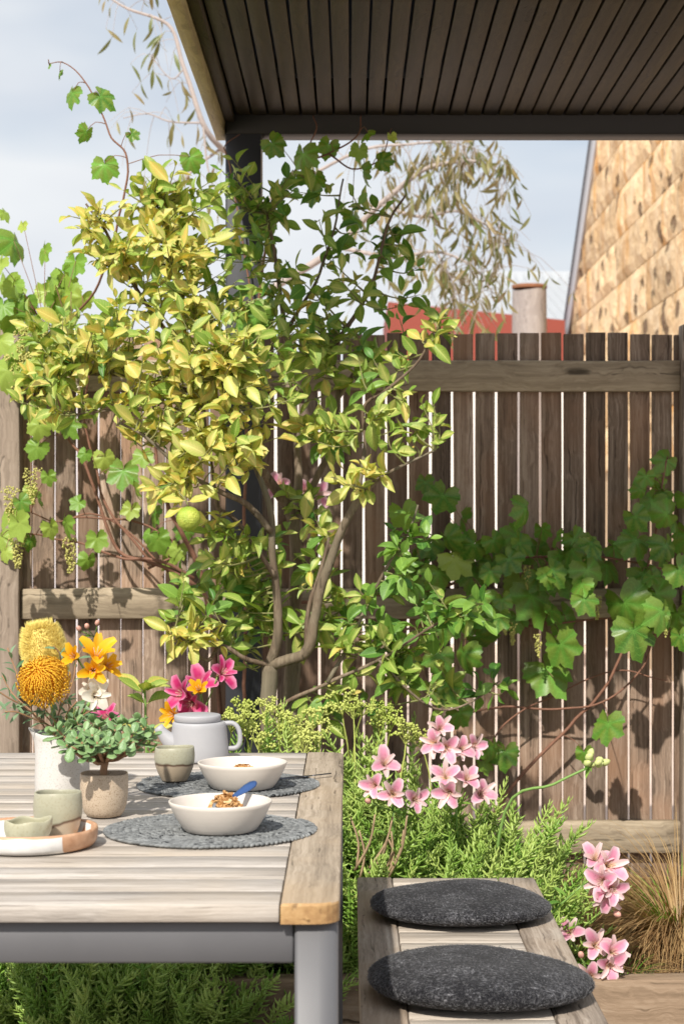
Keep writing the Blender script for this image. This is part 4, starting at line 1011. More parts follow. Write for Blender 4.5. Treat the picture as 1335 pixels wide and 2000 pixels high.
vR = vine((P(950, 1600, 5.9).x, 5.9, BED), 'broad-leaved green grape vine trained along the right half of the fence',
    [([(940, 1620, 5.88), (1030, 1500, 5.9), (1130, 1400, 5.9), (1190, 1330, 5.88), (1230, 1220, 5.88), (1265, 1100, 5.88), (1290, 960, 5.9), (1300, 900, 5.9)], .006, .003),
     ([(820, 1480, 5.9), (900, 1400, 5.9), (980, 1380, 5.9), (1080, 1385, 5.9), (1180, 1370, 5.88), (1250, 1310, 5.88), (1280, 1230, 5.88)], .004, .003),
     ([(560, 1180, 5.9), (700, 1165, 5.9), (850, 1150, 5.86), (980, 1100, 5.85), (1080, 1085, 5.86), (1180, 1090, 5.88), (1340, 1120, 5.9)], .006, .003),
     ([(700, 1250, 5.9), (850, 1220, 5.88), (1010, 1225, 5.9), (1160, 1210, 5.9), (1335, 1200, 5.9)], .004, .003),
     ([(930, 1500, 5.9), (1000, 1400, 5.9), (1100, 1350, 5.9), (1200, 1310, 5.9), (1300, 1330, 5.9)], .003, .002)],
    L5(right, 5.62, 5.91, 'vine_leaf', .6))
for q in ((985, 1195, 5.8), (1000, 1215, 5.8), (1030, 1105, 5.78), (1140, 1050, 5.8), (1165, 1165, 5.8), (1300, 1200, 5.82), (860, 1270, 5.85), (1050, 1240, 5.8)): cluster(vR, *q, ln=.07, w=.016, n=60)
left = [(30, 480, 34), (85, 500, 36), (15, 560, 30), (45, 600, 34), (92, 578, 30), (130, 545, 28), (135, 620, 28), (20, 640, 30), (75, 660, 30), (10, 715, 30), (100, 700, 28), (50, 740, 30), (150, 700, 28), (10, 420, 18), (45, 445, 16), (5, 605, 30),
    (75, 840, 34), (110, 830, 28), (70, 880, 30), (135, 835, 30), (205, 900, 24), (165, 890, 18), (240, 930, 32), (265, 960, 28), (255, 1000, 24), (95, 935, 20), (60, 965, 24), (45, 985, 22), (75, 980, 20), (15, 1010, 34), (40, 1030, 34), (5, 1060, 34), (130, 1030, 30), (100, 1035, 22),
    (150, 985, 20), (190, 1060, 30), (170, 1100, 26), (10, 1085, 24), (60, 1060, 20), (310, 1060, 28), (330, 1100, 30), (290, 1050, 22), (345, 1080, 26), (280, 900, 34), (310, 960, 26), (110, 790, 26), (60, 800, 26), (300, 1010, 26), (355, 1040, 26), (190, 640, 30), (210, 700, 30), (160, 590, 30)]
left += [(rv.uniform(-10, 190), rv.uniform(520, 740), rv.uniform(22, 36)) for _ in range(26)]
vL = vine((P(380, 1500, 5.88).x, 5.88, BED), 'pale green grape vine with blossom clusters sprawling over the left fence post',
    [([(440, 1500, 5.88), (410, 1200, 5.88), (370, 1135, 5.86), (300, 1100, 5.86), (230, 1075, 5.88), (200, 1000, 5.88), (165, 900, 5.88), (130, 850, 5.88), (110, 760, 5.86), (90, 640, 5.84)], .008, .003),
     ([(380, 1130, 5.86), (310, 1095, 5.84), (240, 1090, 5.86), (170, 1065, 5.88), (100, 1050, 5.86), (30, 1040, 5.8)], .006, .002),
     ([(330, 1120, 5.86), (240, 1030, 5.88), (180, 1005, 5.88), (110, 1020, 5.88), (60, 1000, 5.84)], .004, .002),
     ([(300, 1105, 5.86), (210, 990, 5.88), (190, 920, 5.88), (165, 820, 5.88), (180, 700, 5.84)], .005, .003),
     ([(400, 1140, 5.8), (370, 1070, 5.78), (335, 1000, 5.76), (310, 930, 5.74), (300, 860, 5.74)], .009, .005),
     ([(290, 1110, 5.88), (350, 1075, 5.88), (270, 1020, 5.88), (130, 1012, 5.88)], .004, .003),
     ([(120, 640, 5.8), (190, 560, 5.6), (235, 420, 5.5), (250, 310, 5.48), (215, 265, 5.48), (190, 205, 5.48), (160, 150, 5.48), (125, 124, 5.48), (97, 126, 5.48)], .004, .0014)],
    L5(left, 5.70, 5.9, 'vine_pale') + [(140, 190, 24, 5.48, 'vine_leaf', -.3, 0), (203, 194, 27, 5.48, 'vine_leaf', .9, 0), (166, 262, 18, 5.48, 'vine_leaf', -.4, 0), (262, 266, 17, 5.48, 'vine_leaf', .9, 0), (115, 145, 10, 5.48, 'vine_leaf', -.5, 0), (97, 130, 6, 5.48, 'vine_leaf', 0, 0), (205, 330, 26, 5.48, 'vine_leaf', .1, 0), (375, 315, 24, 5.5, 'vine_leaf', .4, 0)])
for q in ((45, 640, 5.72), (90, 615, 5.74), (25, 690, 5.74), (130, 655, 5.72), (65, 690, 5.7), (20, 950, 5.76), (62, 915, 5.78), (35, 1040, 5.75), (138, 1050, 5.82)): cluster(vL, *q, ln=.11, w=.032, n=150)
topl = [(537, 287, 28), (592, 312, 34), (615, 352, 30), (575, 355, 26), (700, 300, 26), (712, 265, 20), (708, 340, 22), (690, 430, 26), (612, 385, 24), (765, 270, 13), (497, 632, 36), (420, 590, 24), (525, 440, 24), (740, 600, 18), (640, 290, 20)]
vT = vine((P(520, 1500, 5.85).x, 5.87, BED), 'dark vine shoots climbing the pergola post up to its beam',
    [([(475, 1450, 5.72), (480, 1200, 5.70), (478, 900, 5.70), (500, 640, 5.70), (520, 470, 5.68), (545, 380, 5.66), (590, 320, 5.64), (640, 300, 5.64), (695, 265, 5.66), (705, 225, 5.70)], .006, .002),
     ([(545, 380, 5.66), (612, 270, 5.66), (612, 225, 5.70)], .003, .0015), ([(640, 300, 5.64), (690, 330, 5.62), (740, 310, 5.62), (765, 250, 5.66)], .003, .0012),
     ([(500, 640, 5.70), (450, 330, 5.68), (440, 285, 5.66), (470, 262, 5.70)], .003, .0012)],
    L5(topl, 5.48, 5.66, 'vine_leaf') + [(752, 315, 25, 5.5, 'vine_leaf', 1.4, 0)])

# ------------------------------------------------------------------ gum tree past the fence
rg = random.Random(4)
gum = thing('gum_tree', (P(478, 1200, 10).x, 10.0, -.03), 'slender gum tree with drooping narrow leaves behind the fence', 'tree')
GB = [([(478, 1480, 10), (476, 1100, 10), (474, 800, 10.0), (475, 600, 10.0), (476, 420, 9.9), (478, 300, 9.8), (540, 60, 9.7), (560, -120, 9.6)], .07, .02),
    ([(475, 600, 10), (640, 490, 9.8), (740, 400, 9.6), (820, 330, 9.5), (900, 310, 9.4), (950, 320, 9.4), (985, 350, 9.4)], .022, .003), ([(740, 400, 9.6), (820, 420, 9.5), (890, 410, 9.4), (950, 440, 9.4), (990, 480, 9.4)], .01, .0025),
    ([(660, 480, 9.8), (760, 500, 9.6), (850, 490, 9.5), (920, 520, 9.4), (960, 570, 9.4)], .012, .0025), ([(476, 420, 9.9), (680, 300, 9.7), (800, 280, 9.5), (880, 275, 9.5), (930, 290, 9.5)], .01, .0025), ([(850, 490, 9.5), (880, 550, 9.4), (900, 590, 9.4)], .006, .002),
    ([(476, 340, 9.85), (455, 310, 9.5), (430, 290, 9.3), (395, 240, 9.2), (360, 130, 9.2), (335, 50, 9.2), (250, 20, 9.2), (200, -10, 9.2)], .02, .004), ([(395, 240, 9.2), (330, 235, 9.2), (285, 220, 9.2), (240, 228, 9.2)], .005, .002), ([(430, 290, 9.3), (380, 330, 9.3), (330, 390, 9.3), (280, 420, 9.3)], .008, .002),
    ([(360, 130, 9.2), (330, 150, 9.2), (290, 105, 9.2)], .004, .002), ([(395, 240, 9.2), (410, 330, 9.2), (430, 400, 9.2)], .006, .002)]
gl = []; gtw = G()
for bi, (pts, r0, r1) in enumerate(GB):
    n = 6 * len(pts); path = smooth_path([P(*p) for p in pts], n); path = [p + Vector((mnoise.noise(p * 3), 0, mnoise.noise(p * 3 + Vector((5, 0, 0))))) * .02 for p in path]
    part('trunk' if bi == 0 else 'branch', tube(G(), path, [r0 + (r1 - r0) * i / (n - 1) for i in range(n)], 7), MAT['gum_bark'], gum)
    if bi == 0: continue
    lefty = bi in (6, 7, 8, 9, 10)
    for i in range(n // 4, n):
        for _ in range(1 if lefty else 3):
            if lefty and rg.random() < .5: continue
            p = path[i]; e = p + Vector((rg.gauss(0, .10), rg.gauss(0, .12), rg.uniform(-.28, .10)))
            m_ = (p + e) / 2 + Vector((0, 0, .05)); tw = smooth_path([p, m_, e], 5); tube(gtw, tw, [.002, .0018, .0015, .0012, .001], 3, False)
            for q in range(rg.randint(1, 2) if lefty else rg.randint(1, 3)):
                gl.append((0, frame(tw[rg.randrange(2, 5)], (rg.gauss(0, .5), rg.gauss(0, .5), -1 + rg.gauss(0, .35)), (rg.gauss(0, 1), -1, rg.gauss(0, .4)), rg.uniform(.07, .13)), rg.random()))
part('twigs', gtw, MAT['gum_bark'], gum, True, 'stuff')
GUML = leaf_geo(.17, .15, .5, n=6, cols=1)
gum_me = mesh_of('leaf', GUML, MAT['gum_leaf'])
gl.sort(key=lambda q: -q[1].to_scale().x)
for k, M, r_ in gl[:260]: put('leaf', gum_me, M, gum)
if len(gl) > 260: part_np('foliage', scatter([GUML], gl[260:]), MAT['gum_leaf'], gum, True, 'stuff')
# ------------------------------------------------------------------ succulent bushes
rz = random.Random(31)
def peg():
    """one curved, pointed succulent leaf along +Y, bending to +Z"""
    g = G(); V, A, F = [], [], []; N = 4
    for i, (s, r) in enumerate(((0, .06), (.35, .125), (.72, .11))):
        for k in range(N):
            a = 2 * math.pi * k / N; V.append((r * math.cos(a), s, .34 * s * s + r * .7 * math.sin(a))); A.append((1, s, 0))
    V.append((0, 1, .40)); A.append((1, 1, 0))
    for i in range(2):
        for k in range(N): F.append((i * N + k, i * N + (k + 1) % N, (i + 1) * N + (k + 1) % N, (i + 1) * N + k))
    for k in range(N): F.append((2 * N + k, 2 * N + (k + 1) % N, 3 * N))
    return g.add(V, F, A)
PEG = peg()
def sprig(n, ln, seed, lf=.022, bend=.25):
    r = random.Random(seed); g = G(); path = smooth_path([(0, 0, 0), (bend * ln * .2, 0, ln * .5), (bend * ln * r.uniform(.5, 1.2), 0, ln)], 7)
    tube(g, path, [.0028, .0028, .0026, .0024, .0022, .002, .0014], 4, False)
    fine = smooth_path(path, n)
    for i, p in enumerate(fine):
        s = i / (n - 1)
        if s < .12: continue
        a = i * math.pi / 2 + r.uniform(-.25, .25)
        for k in (0, math.pi):
            d = Vector((math.cos(a + k), math.sin(a + k), .35 + .9 * max(0, s - .75) * 4)); L_ = lf * (1 - .55 * max(0, s - .8) * 5) * r.uniform(.85, 1.15)
            g.join(PEG, frame(p, d, (0, 0, 1), L_))
    return g
SPR = [sprig(18, .17, 1, .030), sprig(21, .21, 2, .031), sprig(15, .13, 3, .028), sprig(23, .24, 4, .029, .4), sprig(17, .15, 5, .031, .5)]
BERRY = G(); lathe([(0, -1), (.8, -.5), (1, .1), (.55, .8), (0, .9)], 5, None, BERRY)
def flower_head(seed):
    r = random.Random(seed); g = G()
    tube(g, [(0, 0, 0), (.004, 0, .05), (0, 0, .10)], [.0022, .002, .0016], 4, False)
    for k in range(11):
        a = r.uniform(0, 6.28); q = r.uniform(.008, .034); tip = Vector((q * math.cos(a), q * math.sin(a), .105 + r.uniform(-.012, .028)))
        tube(g, [(0, 0, .075), tip], [.0011, .0008], 3, False)
        for m in range(9):
            o = Vector((r.gauss(0, .006), r.gauss(0, .006), r.gauss(.002, .004))); g.join(BERRY, Matrix.Translation(tip + o) @ Matrix.Scale(r.uniform(.0022, .0040), 4))
    return g
FH = [flower_head(s) for s in range(4)]
def mound(name, label, cells, heads, group='succulent bushes in the bed'):
    """cells = (px, py of its top, distance, half width m, half depth m, sprigs)"""
    c0 = P(cells[0][0], cells[0][1], cells[0][2]); th = thing(name, (c0.x, c0.y, BED), label, 'bush', group); it = []
    for (px, py, d, hw, hd, n) in cells:
        top = P(px, py, d); H = top.z - BED
        for _ in range(n):
            a = rz.uniform(0, 6.28); q = math.sqrt(rz.random()); x, y = q * math.cos(a), q * math.sin(a)
            h = H * (1 - .55 * q ** 2.2); z = BED + max(.03, h * (1 - .75 * rz.random() ** 1.6)) - .16
            lean = Vector((x * .9 + rz.gauss(0, .22), y * .9 - .15 + rz.gauss(0, .22), 1.1))
            s = rz.uniform(.8, 1.2); rot = frame((top.x + x * hw, d + y * hd, z), lean.orthogonal(), lean, s)
            it.append((rz.randrange(len(SPR)), Matrix.Translation(rot.to_translation()) @ lean.to_track_quat('Z', 'Y').to_matrix().to_4x4() @ Matrix.Rotation(rz.uniform(0, 6.28), 4, 'Z') @ Matrix.Scale(s, 4), rz.random()))
    part_np('foliage', scatter(SPR, it), MAT['sedum'], th, True, 'stuff')
    for (px, py, d) in heads:
        p = P(px, py, d); lean = Vector((rz.gauss(0, .2), rz.gauss(-.1, .2), 1)).normalized(); s = rz.uniform(.8, 1.15)
        g = G().join(FH[rz.randrange(4)], Matrix.Translation(p - lean * .11 * s) @ lean.to_track_quat('Z', 'Y').to_matrix().to_4x4() @ Matrix.Rotation(rz.uniform(0, 6), 4, 'Z') @ Matrix.Scale(s, 4), rz.random())
        tube(g, [p - lean * .11 * s, p - lean * .2 * s - Vector((0, 0, .12))], [.0022, .0028], 4, False)
        part('flower_head', g, MAT['sedum_flower'], th)
    return th
MAT['dry'] = plain('dry_stem', (.36, .25, .15), .85, var=.4, scale=80)
BUSH = mound('succulent_bush', 'leafy green succulent bush rising behind the bench and pink flowers',
      [(715, 1400, 4.95, .10, .13, 60), (790, 1425, 5.0, .12, .13, 60), (690, 1500, 4.78, .09, .10, 55), (780, 1520, 4.82, .14, .13, 90), (880, 1560, 4.85, .15, .14, 110), (970, 1545, 4.9, .14, .14, 100), (1020, 1575, 4.88, .08, .10, 50), (740, 1610, 4.72, .10, .06, 60), (860, 1640, 4.74, .13, .06, 80), (970, 1650, 4.76, .12, .06, 70), (1030, 1680, 4.76, .05, .05, 20)],
      [(665, 1370, 4.95), (690, 1385, 4.92), (712, 1380, 4.9), (755, 1390, 4.92), (765, 1410, 4.9), (795, 1425, 4.88), (815, 1440, 4.9), (742, 1400, 4.95)])
mound('succulent_bush', 'flowering succulent bush between the teapot and the lemon tree trunk',
      [(500, 1400, 4.88, .12, .12, 70), (590, 1420, 4.85, .10, .12, 60), (450, 1430, 4.75, .10, .1, 50), (640, 1430, 4.8, .06, .1, 30), (540, 1450, 4.72, .14, .07, 60)],
      [(520, 1378, 4.88), (500, 1395, 4.85), (545, 1405, 4.8), (480, 1420, 4.78), (560, 1425, 4.76), (610, 1398, 4.85), (620, 1425, 4.8), (585, 1440, 4.75), (510, 1440, 4.72), (470, 1385, 4.9), (455, 1405, 4.85), (600, 1450, 4.72)])
mound('succulent_bush', 'low green succulent bush spilling over the sleeper beneath the table',
      [(60, 1660, 4.80, .20, .13, 120), (220, 1690, 4.78, .18, .12, 100), (380, 1700, 4.78, .16, .12, 90), (520, 1660, 4.8, .16, .12, 80), (-60, 1640, 4.8, .15, .13, 60), (640, 1600, 4.8, .10, .12, 60), (40, 1830, 4.60, .16, .07, 90), (180, 1840, 4.60, .16, .07, 90), (330, 1850, 4.60, .14, .07, 70), (470, 1850, 4.62, .13, .06, 50), (60, 1885, 4.50, .16, .04, 70), (220, 1900, 4.50, .16, .04, 70), (350, 1905, 4.5, .10, .04, 30)],
      [(100, 1890, 4.56), (185, 1905, 4.56), (280, 1965, 4.55), (215, 1885, 4.57)])

# ------------------------------------------------------------------ alstroemerias
ra = random.Random(15)
def petal_geo(w, flare, cup):
    g = G(); V, A, F = [], [], []; n = 7; us = (-1, -.5, 0, .5, 1)
    for i in range(n):
        s = i / (n - 1); wd = w * (.16 + .84 * math.sin(math.pi * min(1, .08 + .62 * s)) ** 1.2) * (1 if s < .85 else (1 - 2.0 * (s - .85) ** .9 * .9)) * .5
        ang = .15 + flare * s ** 1.7; y = s * math.sin(ang) + .10 * s; z = s * math.cos(ang)
        for u in us:
            V.append((u * wd, y - cup * (abs(u) ** 2) * wd * 1.1 * (1 - .5 * s), z + .25 * abs(u) ** 2 * wd - (.04 if i == n - 1 and abs(u) < .3 else 0))); A.append((u, s, 0))
    for i in range(n - 1):
        for k in range(4): a = i * 5 + k; F.append((a, a + 1, a + 6, a + 5))
    return g.add(V, F, A)
PET_O, PET_I = petal_geo(.54, .60, .5), petal_geo(.27, .46, .6)
LIL_O, LIL_I = petal_geo(.40, .42, .6), petal_geo(.30, .30, .6)
PET_ME = {}
for c in ('pink', 'magenta', 'yellow', 'white'):
    PET_ME[c] = (mesh_of('petal', LIL_O if c == 'yellow' else PET_O, MAT[c + '_petal']), mesh_of('petal', LIL_I if c == 'yellow' else PET_I, MAT['pink_inner' if c == 'pink' else c + '_petal']))
MAT['stamen'] = plain('stamen', (.55, .40, .28), .6)
ALF = [leaf_geo(.22, .3, .5, n=6), leaf_geo(.26, .2, .2, n=6)]
ALF_ME = [mesh_of('leaf', g, MAT['lemon_green']) for g in ALF]
def flower(parent, c, face, size, color='pink', name='flower', openness=1.0):
    """c = centre of the throat; face = where it looks"""
    z = Vector(face).normalized(); q = z.to_track_quat('Z', 'Y').to_matrix().to_4x4(); base = Vector(c) - z * size * .55
    B = Matrix.Translation(base) @ q @ Matrix.Rotation(ra.uniform(0, 6.28), 4, 'Z') @ Matrix.Scale(size, 4)
    g = G(); tube(g, [B @ Vector((0, 0, -.12)), B @ Vector((0, 0, 0)), B @ Vector((0, 0, .12))], [size * .035, size * .075, size * .06], 7)
    for k in range(5):
        a = k * 1.26; tube(g, [B @ Vector((0, 0, .05)), B @ Vector((.05 * math.cos(a), .05 * math.sin(a), .45)), B @ Vector((.14 * math.cos(a), .14 * math.sin(a), .70))], [size * .012] * 3, 4, True, 1)
    f = part(name, g, [MAT['green_stem'], MAT['stamen']], parent)
    for k in range(6):
        M = B @ Matrix.Rotation(k * math.pi / 3, 4, 'Z') @ Matrix.Rotation(ra.gauss(0, .09) - .12 * (1 - openness), 4, 'X') @ Matrix.Scale(ra.uniform(.9, 1.08), 4)
        put('petal', PET_ME[color][k % 2], M, f)
    return base
def bud(parent, p, d, s, m):
    g = G(); lathe([(0, 0), (.26, .15), (.36, .45), (.26, .78), (0, 1)], 8, None, g); M = Matrix.Translation(p) @ Vector(d).to_track_quat('Z', 'Y').to_matrix().to_4x4() @ Matrix.Scale(s, 4)
    h = G().join(g, M); part('bud', h, m, parent)
def alstro(label, root, hub, flowers, color='pink', buds=(), nleaf=6, sz=.049, group='alstroemerias', lean=0.0, cat='flower', name='alstroemeria'):
    th = thing(name, root, label, cat, group); root = Vector(root); hub = Vector(hub)
    mid = root.lerp(hub, .5) + Vector((0, .01, .02)); path = smooth_path([root, mid, hub], 12)
    part('stem', tube(G(), path, [.0036 - .0001 * i for i in range(12)], 6), MAT['green_stem'], th); gp = G()
    for (px, py, d, fx, fz) in flowers:
        c = P(px, py, d); b = flower(th, c, (fx, -1.0, fz), sz * ra.uniform(.92, 1.08), color)
        tube(gp, smooth_path([hub, (hub + b) / 2 + Vector((0, .004, -.004)), b], 6), [.0018] * 6, 5)
    for (px, py, d) in buds:
        p = P(px, py, d); bud(th, p, p - hub + Vector((0, 0, .03)), sz * .42, MAT['bud_pink']); tube(gp, [hub, p], [.0013, .0015], 5)
    if gp.v: part('flower_stalk', gp, MAT['green_stem'], th)
    for k in range(nleaf):
        i = ra.randrange(4, 12); a = ra.uniform(0, 6.28); put('leaf', ALF_ME[k % 2], frame(path[min(i, 11)], (math.cos(a), -.5 + .6 * math.sin(a), .3), (0, -.5, 1), ra.uniform(.04, .075)), th)
    return th
MAT['bud_pink'] = plain('blush_bud', (.62, .33, .26), .55, var=.4, scale=90)
MAT['bud_green'] = plain('pale_green_bud', (.52, .58, .22), .55, var=.3, scale=90)
def gp_(px, d): return (P(px, 1600, d).x, d, BED)
alstro('pink alstroemeria head low on the left, closest to the table edge', gp_(760, 4.78), P(768, 1585, 4.70), [(750, 1490, 4.66, .1, .5), (728, 1535, 4.62, -.5, .1), (768, 1552, 4.59, .0, .15), (812, 1562, 4.62, .6, .1)], buds=((722, 1568, 4.62), (778, 1510, 4.66)))
alstro('tall pink alstroemeria head, the highest cluster above the succulent bush', gp_(880, 4.95), P(868, 1495, 4.88), [(860, 1420, 4.84, .1, .45), (846, 1452, 4.79, -.45, .1), (872, 1462, 4.78, .1, -.05), (902, 1462, 4.80, .35, .2), (928, 1458, 4.83, .9, .15)], nleaf=3)
alstro('pink alstroemeria with half-open blooms below the tallest pink cluster', gp_(900, 4.9), P(890, 1572, 4.78), [(868, 1515, 4.72, -.2, .5), (875, 1548, 4.69, -.3, -.1), (914, 1520, 4.74, .3, .6), (942, 1548, 4.76, .5, .5)], nleaf=5, sz=.052)
alstro('pink alstroemeria leaning right off the far end of the bench', (P(1000, 1700, 4.68).x, 4.68, BED + .02), P(1135, 1730, 4.62), [(1160, 1675, 4.58, -.1, .7), (1192, 1690, 4.56, .4, .35), (1172, 1722, 4.54, -.5, .1), (1196, 1738, 4.53, .3, -.1), (1185, 1752, 4.55, .0, -.5)], buds=((1197, 1782, 4.55), (1150, 1745, 4.6)), sz=.056)
alstro('pink alstroemeria low beside the bench, above the sleeper', gp_(1120, 4.74), P(1150, 1900, 4.66), [(1110, 1820, 4.64, -.2, .5), (1162, 1845, 4.62, .1, .4), (1198, 1858, 4.60, .4, .4), (1190, 1885, 4.58, .2, -.1), (1152, 1908, 4.60, -.2, .1)], buds=((1135, 1870, 4.6), (1200, 1895, 4.6)), nleaf=6, sz=.052)
alstro('magenta alstroemeria head behind the teapot lid', gp_(380, 4.72), P(392, 1400, 4.68), [(352, 1355, 4.62, -.7, .2), (392, 1335, 4.66, .1, .8), (437, 1312, 4.62, .7, .5), (372, 1375, 4.64, -.3, -.1)], color='magenta', nleaf=4, sz=.058)
alstro('yellow flower growing behind the teapot among magenta blooms', gp_(420, 4.76), P(400, 1385, 4.66), [(388, 1345, 4.60, -.2, .7)], color='yellow', nleaf=2, sz=.048)
alstro('yellow bloom lying low left of the teapot lid', gp_(340, 4.72), P(345, 1420, 4.68), [(335, 1396, 4.60, -.8, .1)], color='yellow', nleaf=4, sz=.052)
alstro('magenta bloom peeking over the jade plant', gp_(215, 4.75), P(212, 1450, 4.68), [(207, 1402, 4.60, .0, .6)], color='magenta', nleaf=4, sz=.05)
alstro('pale pink bloom glimpsed behind the lemon tree trunks', gp_(560, 5.55), P(570, 1000, 5.55), [(545, 945, 5.5, -.4, .3), (600, 958, 5.5, .5, .2), (622, 965, 5.5, .8, .1)], nleaf=3, sz=.055)
alstro('small pink buds on a stem behind the yellow banksia', gp_(180, 5.3), P(185, 1245, 5.25), [], buds=((172, 1228, 5.2), (158, 1232, 5.2), (190, 1222, 5.2)), nleaf=5, sz=.05)
for k in range(9):
    pxx = ra.uniform(690, 770); p0 = P(pxx, ra.uniform(1690, 1720), 4.66); p1 = P(pxx + ra.uniform(-20, 50), ra.uniform(1590, 1640), ra.uniform(4.6, 4.66))
    o = part('dry_stem', tube(G(), smooth_path([p0, (p0 + p1) / 2 + Vector((.012, 0, 0)), p1], 7), [.0035, .0034, .0032, .003, .0028, .0026, .002], 6), MAT['dry'], BUSH)
# green stem with pale buds
sb = thing('budding_stem', gp_(1000, 4.85), 'long pale green stem with a cluster of unopened cream buds', 'flower'); hub = P(1150, 1498, 4.66)
path = smooth_path([Vector(gp_(950, 4.8)), P(985, 1585, 4.74), P(1080, 1532, 4.68), hub], 16)
part('stem', tube(G(), path, [.0042 - .00008 * i for i in range(16)], 7), MAT['green_stem'], sb)
for k in range(9):
    p = hub + Vector((ra.uniform(-.012, .03), ra.gauss(0, .014), ra.uniform(0, .028))); bud(sb, p, Vector((ra.gauss(.4, .6), ra.gauss(-.4, .5), ra.uniform(.2, 1))), ra.uniform(.018, .027), MAT['bud_green'])
for k in range(5): put('leaf', ALF_ME[k % 2], frame(hub, (ra.gauss(0, 1), ra.gauss(-.3, .7), ra.gauss(0, .6)), (0, -.5, 1), ra.uniform(.03, .05)), sb)

# ------------------------------------------------------------------ grasses
def blades(name, label, c, n, spread, ln, m, droop, w, seed, group=None, tilt=(0, 0)):
    r = random.Random(seed); th = thing(name, c, label, 'grass', group); g = G(); c = Vector(c)
    for _ in range(n):
        a = r.uniform(0, 6.28); q = spread * math.sqrt(r.random()) * .3; b = c + Vector((q * math.cos(a), q * math.sin(a), 0)); L_ = ln * r.uniform(.6, 1.1)
        out = Vector((math.cos(a) + tilt[0], math.sin(a) + tilt[1], 0)) * r.uniform(.3, 1.0); up = r.uniform(.55, 1.1) * (.62 if n > 1000 else 1); V, A = [], []; p = b.copy(); ang = math.atan2(up, out.length); d0 = out.normalized() if out.length > .01 else Vector((1, 0, 0))
        sd = Vector((-d0.y, d0.x, 0)); k_ = 7; rn = r.random(); bend = droop * r.uniform(.7, 1.3); tw = r.gauss(0, .25)
        for i in range(k_):
            s = i / (k_ - 1); ww = w * (1 - s ** 2) + .0002
            V += [p - sd * ww, p + sd * ww]; A += [(-1, s, rn), (1, s, rn)]
            dd = d0 * math.cos(ang) + Vector((0, 0, math.sin(ang))) + sd * tw * s; p = p + dd * L_ / k_; ang -= bend / k_
            if p.z < BED + .004: p.z = BED + .004 + r.uniform(0, .006)
        g.add(V, [(2 * i, 2 * i + 1, 2 * i + 3, 2 * i + 2) for i in range(k_ - 1)], A)
    part('blades', g, m, th, True, 'stuff'); return th
cg = P(1320, 1720, 5.12); blades('sedge_clump', 'bronze weeping sedge clump at the foot of the right fence post', (cg.x, 5.12, BED), 1700, .20, .60, MAT['grass_bronze'], 1.75, .0013, 3, tilt=(-.35, -.25))
cg2 = P(1310, 1700, 5.2); blades('grass_tuft', 'short green grass tuft growing inside the bronze sedge', (cg2.x, 5.18, BED + .03), 90, .25, .26, MAT['grass_green'], .9, .0022, 5)
cg3 = P(15, 1450, 5.1); blades('grass_tuft', 'bright green grass tuft at the left edge behind the table', (cg3.x, 5.05, BED + .25), 130, .35, .30, MAT['grass_green'], 1.0, .0030, 6)
cg3b = P(75, 1450, 5.0); mound('fern_plant', 'upright ferny green plant behind the pitcher', [(75, 1395, 5.0, .06, .06, 26), (20, 1440, 5.0, .08, .06, 20), (260, 1440, 4.95, .14, .08, 40), (170, 1450, 4.9, .12, .08, 30)], [], 'ferny plants')
cg4 = P(1105, 1770, 4.75); blades('grass_tuft', 'small green weed tuft beside the bench end', (cg4.x, 4.8, BED), 70, .25, .17, MAT['grass_green'], 1.3, .0022, 7)
cg5 = P(1210, 1910, 4.70); blades('grass_tuft', 'small dark green tuft behind the sleeper below pink flowers', (cg5.x, 4.70, BED), 60, .2, .10, MAT['grass_green'], 1.2, .0015, 8)
# yellow-green seedling left of the teapot flowers
sd_ = thing('seedling', gp_(285, 4.8), 'young plant with broad yellow-green leaves left of the teapot', 'plant'); ps = smooth_path([Vector(gp_(290, 4.8)), P(285, 1400, 4.8), P(280, 1350, 4.78)], 10)
part('stem', tube(G(), ps, .003, 5), MAT['green_stem'], sd_)
for k in range(14):
    a = k * 2.4; put('leaf', LEM_ME['lemon_lime' if k % 3 else 'lemon_gold'][k % 5], frame(ps[4 + k % 6], (math.cos(a), math.sin(a) * .7 - .1, .45), (0, -.6, 1), ra.uniform(.06, .095)), sd_)
# straw mulch
sm = G(); tube(sm, [(0, 0, 0), (0, .5, .06), (0, 1, 0)], [.02, .022, .016], 3, False); it = []
for _ in range(2600):
    x, y = ra.uniform(.35, 1.5), ra.uniform(4.65, 5.9); a = ra.uniform(0, 6.28); it.append((0, frame((x, y, BED + .012 + ra.uniform(0, .012)), (math.cos(a), math.sin(a), ra.gauss(0, .12)), (0, 0, 1), ra.uniform(.03, .09)), ra.random()))
o = part_np('straw_mulch', scatter([sm], it), MAT['grass_bronze'], None, False, 'stuff'); o['label'] = 'dry straw mulch scattered on the garden bed'; o['category'] = 'mulch'

# ------------------------------------------------------------------ jade plant
rj = random.Random(6)
JL = G(); V, F, A = [], [], []
prof = [(0, 0.05), (.18, .14), (.42, .30), (.72, .36), (.92, .24), (1.0, .0)]
for i, (s, w) in enumerate(prof):
    for k in range(8):
        a = 2 * math.pi * k / 8; V.append((w * math.cos(a), s + (.03 if w == 0 else 0), .055 * math.sin(a) * (1 if 0 < i < 5 else .3) + .16 * s * s)); A.append((math.cos(a), s, 0))
for i in range(5):
    for k in range(8): F.append((i * 8 + k, i * 8 + (k + 1) % 8, (i + 1) * 8 + (k + 1) % 8, (i + 1) * 8 + k))
JL.add(V, F, A); JL_ME = mesh_of('leaf', JL, MAT['jade'])
base = Vector((-.4238, 3.27, TZ + .064)); jade = thing('jade_plant', base, 'small jade plant with plump grey-green leaves in the speckled pot', 'plant')
MAT['jade_stem'] = plain('jade_stem', (.30, .17, .09), .7, var=.35, scale=80, bump=.3)
fork = base + Vector((.002, 0, .034))
